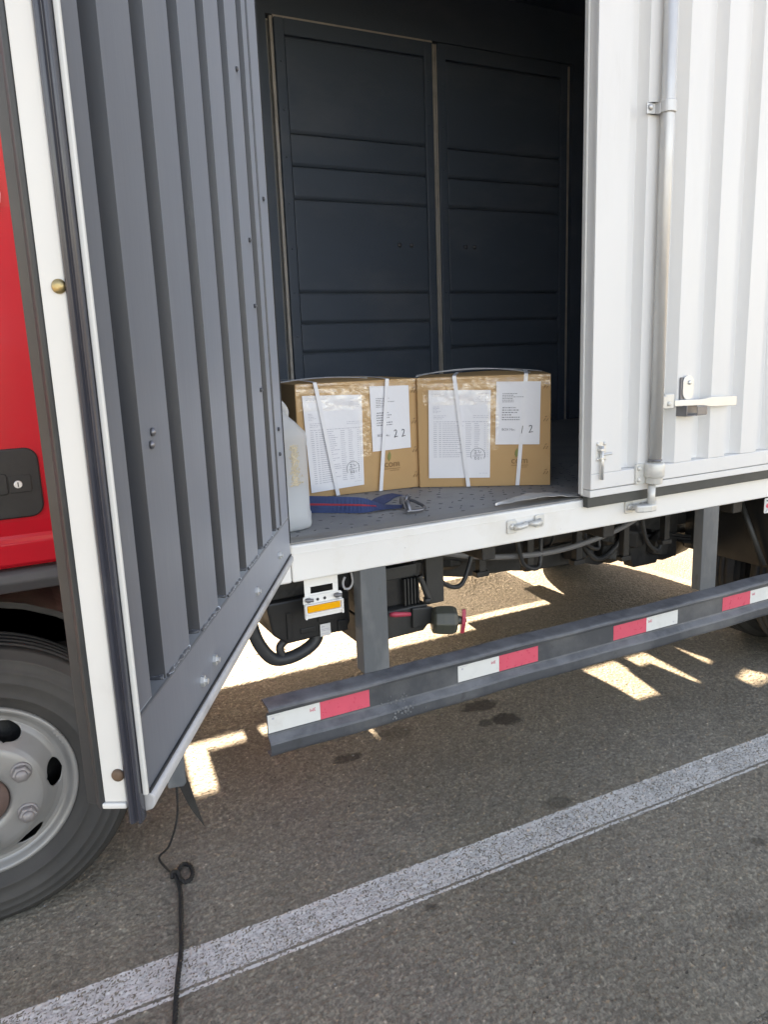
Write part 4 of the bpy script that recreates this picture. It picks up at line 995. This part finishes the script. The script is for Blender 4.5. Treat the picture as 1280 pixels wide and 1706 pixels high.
    # strapping bands
    def band(t, bt, y, cover=None, wd=.0135, arch=.006, mat_='band'):
        # t,b: x on the top and bottom edge; runs over the top to the back
        vs_ = []; fs = []; path = []
        k = 14
        for i in range(k+1):
            v = i/k; x_ = bt+(t-bt)*v; path.append((x_, -y - (.0025*math.sin(math.pi*v)), .001 + (H_+.002)*v))
        for i in range(1, k+1):
            v = i/k; path.append((t+(cfg['sk'])*v, -y+(D_+y+.004)*v, H_+.004+arch*math.sin(math.pi*v)))
        for (x_, y_, z_) in path: vs_ += [(x_-wd/2, y_, z_), (x_+wd/2, y_, z_)]
        for i in range(len(path)-1): fs.append((2*i, 2*i+1, 2*i+3, 2*i+2))
        return s_(MB().add(vs_, fs).build('strapping_band', M[mat_], solid=.0008))
    for (t, bt, y) in cfg['bands']: band(t, bt, y)
    # bands running lengthwise over the top, springing up
    for (y_, rise, xa, xb) in cfg['top']:
        vs_ = []; fs = []
        for i in range(25):
            u = i/24; x_ = xa+(xb-xa)*u; z_ = H_ + .003 + rise*math.sin(math.pi*min(1,max(0,u)))**.8
            vs_ += [(x_, y_-.007+.02*u, z_), (x_, y_+.007+.02*u, z_+.002)]
        for i in range(24): fs.append((2*i, 2*i+1, 2*i+3, 2*i+2))
        s_(MB().add(vs_, fs).build('strapping_band', M['bandtop'], solid=.0009))
    # printed emblem: leaf over three letters
    lx, lz = cfg['logo']
    text_mesh('carton_emblem', 'com', .034, Matrix.Translation((lx, -.0052, lz)) @ Matrix.Rotation(R(90),4,'X'), M['cardprint'], e, 'CENTER')
    s_(MB().box(lx-.030, lx+.030, -.0055, -.0048, lz-.0075, lz-.0060).box(lx-.008, lx+.026, -.0055, -.0048, lz-.0140, lz-.0128).build('emblem_line', M['cardprint']))
    s_(MB().prism([(lx-.012,lz+.020),(lx-.017,lz+.032),(lx-.015,lz+.044),(lx-.008,lz+.055),(lx-.004,lz+.044),(lx-.005,lz+.030)], 1, -.0055, -.0045).build('emblem_leaf', M['leafprint']))
    # handling marks up the right hand edge
    for z_ in cfg['marks']:
        xx = W_-.018
        mk_ = MB().tube([(xx-.008,-.0048,z_-.006),(xx-.001,-.0048,z_+.004)], .0010, 5).tube([(xx+.002,-.0048,z_-.006),(xx+.009,-.0048,z_+.004)], .0010, 5).tube([(xx-.002,-.0048,z_+.010),(xx+.005,-.0048,z_+.012)], .0010, 5)
        s_(mk_.build('handling_mark', M['cardprint']))
    return e
Z0 = .92
def q4(*p): return [(a, z-Z0) for a, z in p]
carton('brown carton with slanted face and sheet numbered 1 2, right of the other carton', (1.484,.520), R(-33.6), .466, .389, .34, dict(
    seed=3, list=q4((.042,1.266),(.259,1.260),(.253,.951),(.036,.953)), addr=q4((.279,1.288),(.431,1.284),(.427,1.066),(.273,1.069)),
    rows=17, dv=.0235, stamp=(.80,.735), digits=((.60,'1'),(.80,'2')), bands=((.133,.177,.0118),(.381,.350,.0046)), sk=.02,
    top=((.03,.022,-.004,.40),(.15,.016,-.01,.45)), logo=(.358,1.000-Z0), marks=(.345,.232,.135,.045)))
carton('brown carton with straight face and sheet numbered 2 2, beside the plastic jug', (1.187-.137*.9936, .568+.137*.1132), R(-6.5), .446, .389, .36, dict(
    seed=5, list=q4((.022,1.270),(.234,1.263),(.229,.949),(.036,.938)), addr=q4((.264,1.289),(.410,1.286),(.412,1.066),(.267,1.062)),
    rows=25, dv=.0222, stamp=(.80,.80), digits=((.62,'2'),(.82,'2')), bands=((.068,.130,.0118),(.328,.289,.0125)), sk=-.06,
    top=((.06,.012,-.05,.30),), logo=(.339,1.003-Z0), marks=(.345,.237,.135,.045)))

# plastic jug on the threshold side of the floor
jug = tag(empty('plastic_jug', (.83,.19,.9205)), 'translucent white plastic jug half full of liquid, beside the open door', 'jug')
JM = Matrix.Translation((.828,.195,.9207)) @ Matrix.Rotation(R(8),4,'Z'); jug.matrix_world = JM
def superloft(rows, n=40, e_=4.5):
    b = MB(); vs_ = []; fs = []
    for (cx, rx, ry, z_) in rows:
        for k in range(n):
            t = 2*math.pi*k/n; c, s2 = math.cos(t), math.sin(t)
            vs_.append((cx + rx*math.copysign(abs(c)**(2/e_), c), ry*math.copysign(abs(s2)**(2/e_), s2), z_))
    for i in range(len(rows)-1):
        for k in range(n): l = (k+1) % n; fs.append((i*n+k, i*n+l, (i+1)*n+l, (i+1)*n+k))
    fs += [tuple(range(n-1,-1,-1)), tuple((len(rows)-1)*n+k for k in range(n))]
    b.add(vs_, fs, True); b.sm[-1] = b.sm[-2] = False
    return b
rows = [(0,.074,.060,0),(0,.084,.069,.004),(0,.087,.072,.015),(0,.087,.072,.045),(0,.0845,.0695,.052),(0,.0845,.0695,.20),(0,.084,.069,.235),(0,.0865,.071,.245),(0,.087,.0715,.262),(-.002,.084,.069,.276),(-.010,.070,.060,.300),(-.022,.050,.045,.330),(-.034,.032,.030,.358),(-.040,.022,.022,.368),(-.040,.021,.021,.385)]
jb = superloft(rows).build('jug_body', M['jug']); jb.parent = jug
lq = superloft([(0,.072,.058,.003),(0,.083,.068,.012),(0,.0835,.0685,.05),(0,.0815,.0665,.056),(0,.0815,.0665,.122)]).build('liquid', M['liquid']); lq.parent = jug
cp = MB().lathe([(.026,0),(.0265,.004),(.0265,.028),(.022,.032)], (-.040,0,.386), (0,0,1), 24).build('cap', M['label']); cp.parent = jug
hl = MB().tube(smooth_path([(.030,0,.292),(.045,0,.33),(.02,0,.362),(-.018,0,.372)]), .011, 10).build('handle', M['jug']); hl.parent = jug
st = MB()
rn = random.Random(4)
for i in range(520):
    zz = .130 + .115*rn.random(); xx = .030 + .018*(rn.random()-.5) + rn.gauss(0,.004)*(1+6*abs(zz-.19)); r_ = rn.choice((.0010,.0012,.0016,.0020,.0028))*rn.uniform(.7,1.2)
    st.lathe([(r_,0),(r_*.6,r_*.35),(.0002,r_*.45)], (xx, -.0697, zz), (0,-1,0), 6)
so = tag(st.build('dried_residue', M['stain']), kind='stuff'); so.parent = jug

# blue lashing strap with steel hook
strap = tag(empty('lashing_strap', (1.1,.28,.92)), 'blue webbing lashing strap with red stripe and steel hook on floor', 'strap')
def ribbon(name, cent, wv, mat_, lo=-.5, hi=.5, th_=.0022, off=0.0):
    C = smooth_path([c + tuple() for c in cent], 6); Wv = smooth_path(wv, 6); vs_ = []; fs = []
    for i, (c, w_) in enumerate(zip(C, Wv)):
        t = (C[min(i+1,len(C)-1)] - C[max(i-1,0)]).normalized(); nn_ = t.cross(w_).normalized()
        vs_ += [c + w_*lo + nn_*off, c + w_*hi + nn_*off]
    for i in range(len(C)-1): fs.append((2*i, 2*i+1, 2*i+3, 2*i+2))
    o = MB().add(vs_, fs).build(name, M[mat_], solid=th_); o.parent = strap; o.matrix_parent_inverse = Matrix.Translation((-1.1,-.28,-.92)); return o
cent = [(.86,.42,.949),(.93,.385,.9485),(1.00,.338,.9475),(1.06,.290,.9465),(1.12,.245,.9445),(1.17,.245,.935),(1.205,.255,.9275),(1.245,.235,.9265),(1.268,.215,.9300)]
wv = [(0,.004,.054),(0,.006,.054),(.003,.010,.052),(.006,.016,.049),(.016,.034,.040),(.018,.044,.016),(.012,.042,.006),(.010,.030,.004),(.008,.022,.004)]
ribbon('webbing', cent, wv, 'blue')
ribbon('webbing_fold', [(1.02,.385,.9225),(1.10,.33,.9225),(1.18,.315,.9235),(1.25,.365,.9265),(1.31,.425,.9235),(1.35,.44,.9225)], [(.024,.04,.004),(.02,.045,.003),(-.01,.048,.004),(-.030,.034,.010),(-.026,.036,.004),(-.02,.04,.002)], 'blue')
ribbon('webbing_stripe', cent[:6], wv[:6], 'blue_red', -.06, .06, .0026)
def steel(path, r_, nm, closed=False):
    o = MB().tube(smooth_path(path, 6) if not closed else path, r_, 10, closed=closed).build(nm, M['steel_dark']); o.parent = strap; o.matrix_parent_inverse = Matrix.Translation((-1.1,-.28,-.92)); return o
tri = smooth_path([(1.222,.140,.930),(1.268,.138,.929),(1.292,.156,.932),(1.285,.192,.942),(1.268,.225,.950),(1.255,.222,.950),(1.238,.182,.941),(1.222,.140,.930)], 6)[:-1]
steel([tuple(p) for p in tri], .0052, 'delta_ring', True)
steel([(1.250,.215,.926),(1.252,.205,.950),(1.262,.212,.962),(1.275,.225,.955),(1.278,.235,.93)], .0060, 'strap_hook')
steel([(1.232,.140,.9275),(1.230,.150,.950),(1.236,.168,.955),(1.246,.192,.948),(1.250,.205,.94)], .0064, 'hook_shank')
steel([(1.270,.270,.926),(1.272,.268,.946),(1.284,.266,.950),(1.294,.268,.945)], .0045, 'hook_tongue')

# dark rope tied to the flap stay and lying across the stripe
rope = tag(empty('rope', (.4,0,0)), 'dark twisted rope with a small loop lying across white stripe', 'rope')
rp = smooth_path([(.458,.108,.285),(.452,.112,.18),(.430,.150,.075),(.408,.205,.012),(.404,.180,.010),(.416,.130,.010),(.428,.092,.010),(.426,.03,.010),(.412,-.04,.010),(.399,-.10,.010),(.386,-.16,.0135),(.374,-.205,.0135),(.356,-.26,.0135),(.338,-.32,.0125),(.321,-.381,.010),(.300,-.46,.010),(.275,-.56,.010)], 14)
loop = smooth_path([(.426,.095,.010),(.440,.112,.014),(.458,.132,.012),(.474,.122,.009),(.474,.090,.009),(.462,.062,.009),(.444,.058,.010),(.436,.074,.016)], 10)
def twisted(path, name, R_=.0036, r_=.0031, pitch=.030):
    s_ = 0; L = [0]
    for i in range(1, len(path)): s_ += (path[i]-path[i-1]).length; L.append(s_)
    n = int(s_/.0035); pts = []
    j = 0
    for i in range(n+1):
        t = s_*i/n
        while j < len(L)-2 and L[j+1] < t: j += 1
        a = (t-L[j])/max(1e-6, L[j+1]-L[j]); pts.append((path[j].lerp(path[j+1], a), t))
    for st_ in range(3):
        out = []
        for i, (p, t) in enumerate(pts):
            d = (pts[min(i+1,n)][0]-pts[max(i-1,0)][0]).normalized(); a = Vector((0,0,1)) if abs(d.z) < .9 else Vector((1,0,0))
            e1 = d.cross(a).normalized(); e2 = d.cross(e1); ph = 2*math.pi*(t/pitch + st_/3)
            out.append(p + (e1*math.cos(ph)+e2*math.sin(ph))*R_)
        o = MB().tube(out, r_, 6).build(name, M['rope']); o.parent = rope; o.matrix_parent_inverse = Matrix.Translation((-.4,0,0))
twisted(rp[:84], 'hanging_strand', .0017, .0018, .02); twisted(rp[83:], 'rope_strand'); twisted(loop, 'loop_strand')
ko = MB().tube(smooth_path([(.418,.092,.008),(.422,.104,.018),(.434,.098,.020),(.436,.084,.012),(.426,.080,.008)]), .0055, 8).build('knot', M['rope']); ko.parent = rope; ko.matrix_parent_inverse = Matrix.Translation((-.4,0,0))

# loose grit on the asphalt
gr = MB(); rg = random.Random(11)
for i in range(900):
    x_, y_ = rg.uniform(-.3, 2.8), rg.uniform(-.9, 1.6); r_ = rg.choice((.0015,.002,.002,.003,.0045)) * rg.uniform(.7,1.3)
    gr.lathe([(r_,0),(r_*.8,r_*.7),(r_*.2,r_)], (x_, y_, 0), (0,0,1), 5, False)
tag(gr.build('grit', paint('pale_grit', (.24,.23,.21), .8, var=(300,.5))), 'loose pale grit scattered over the asphalt', 'grit', kind='stuff')
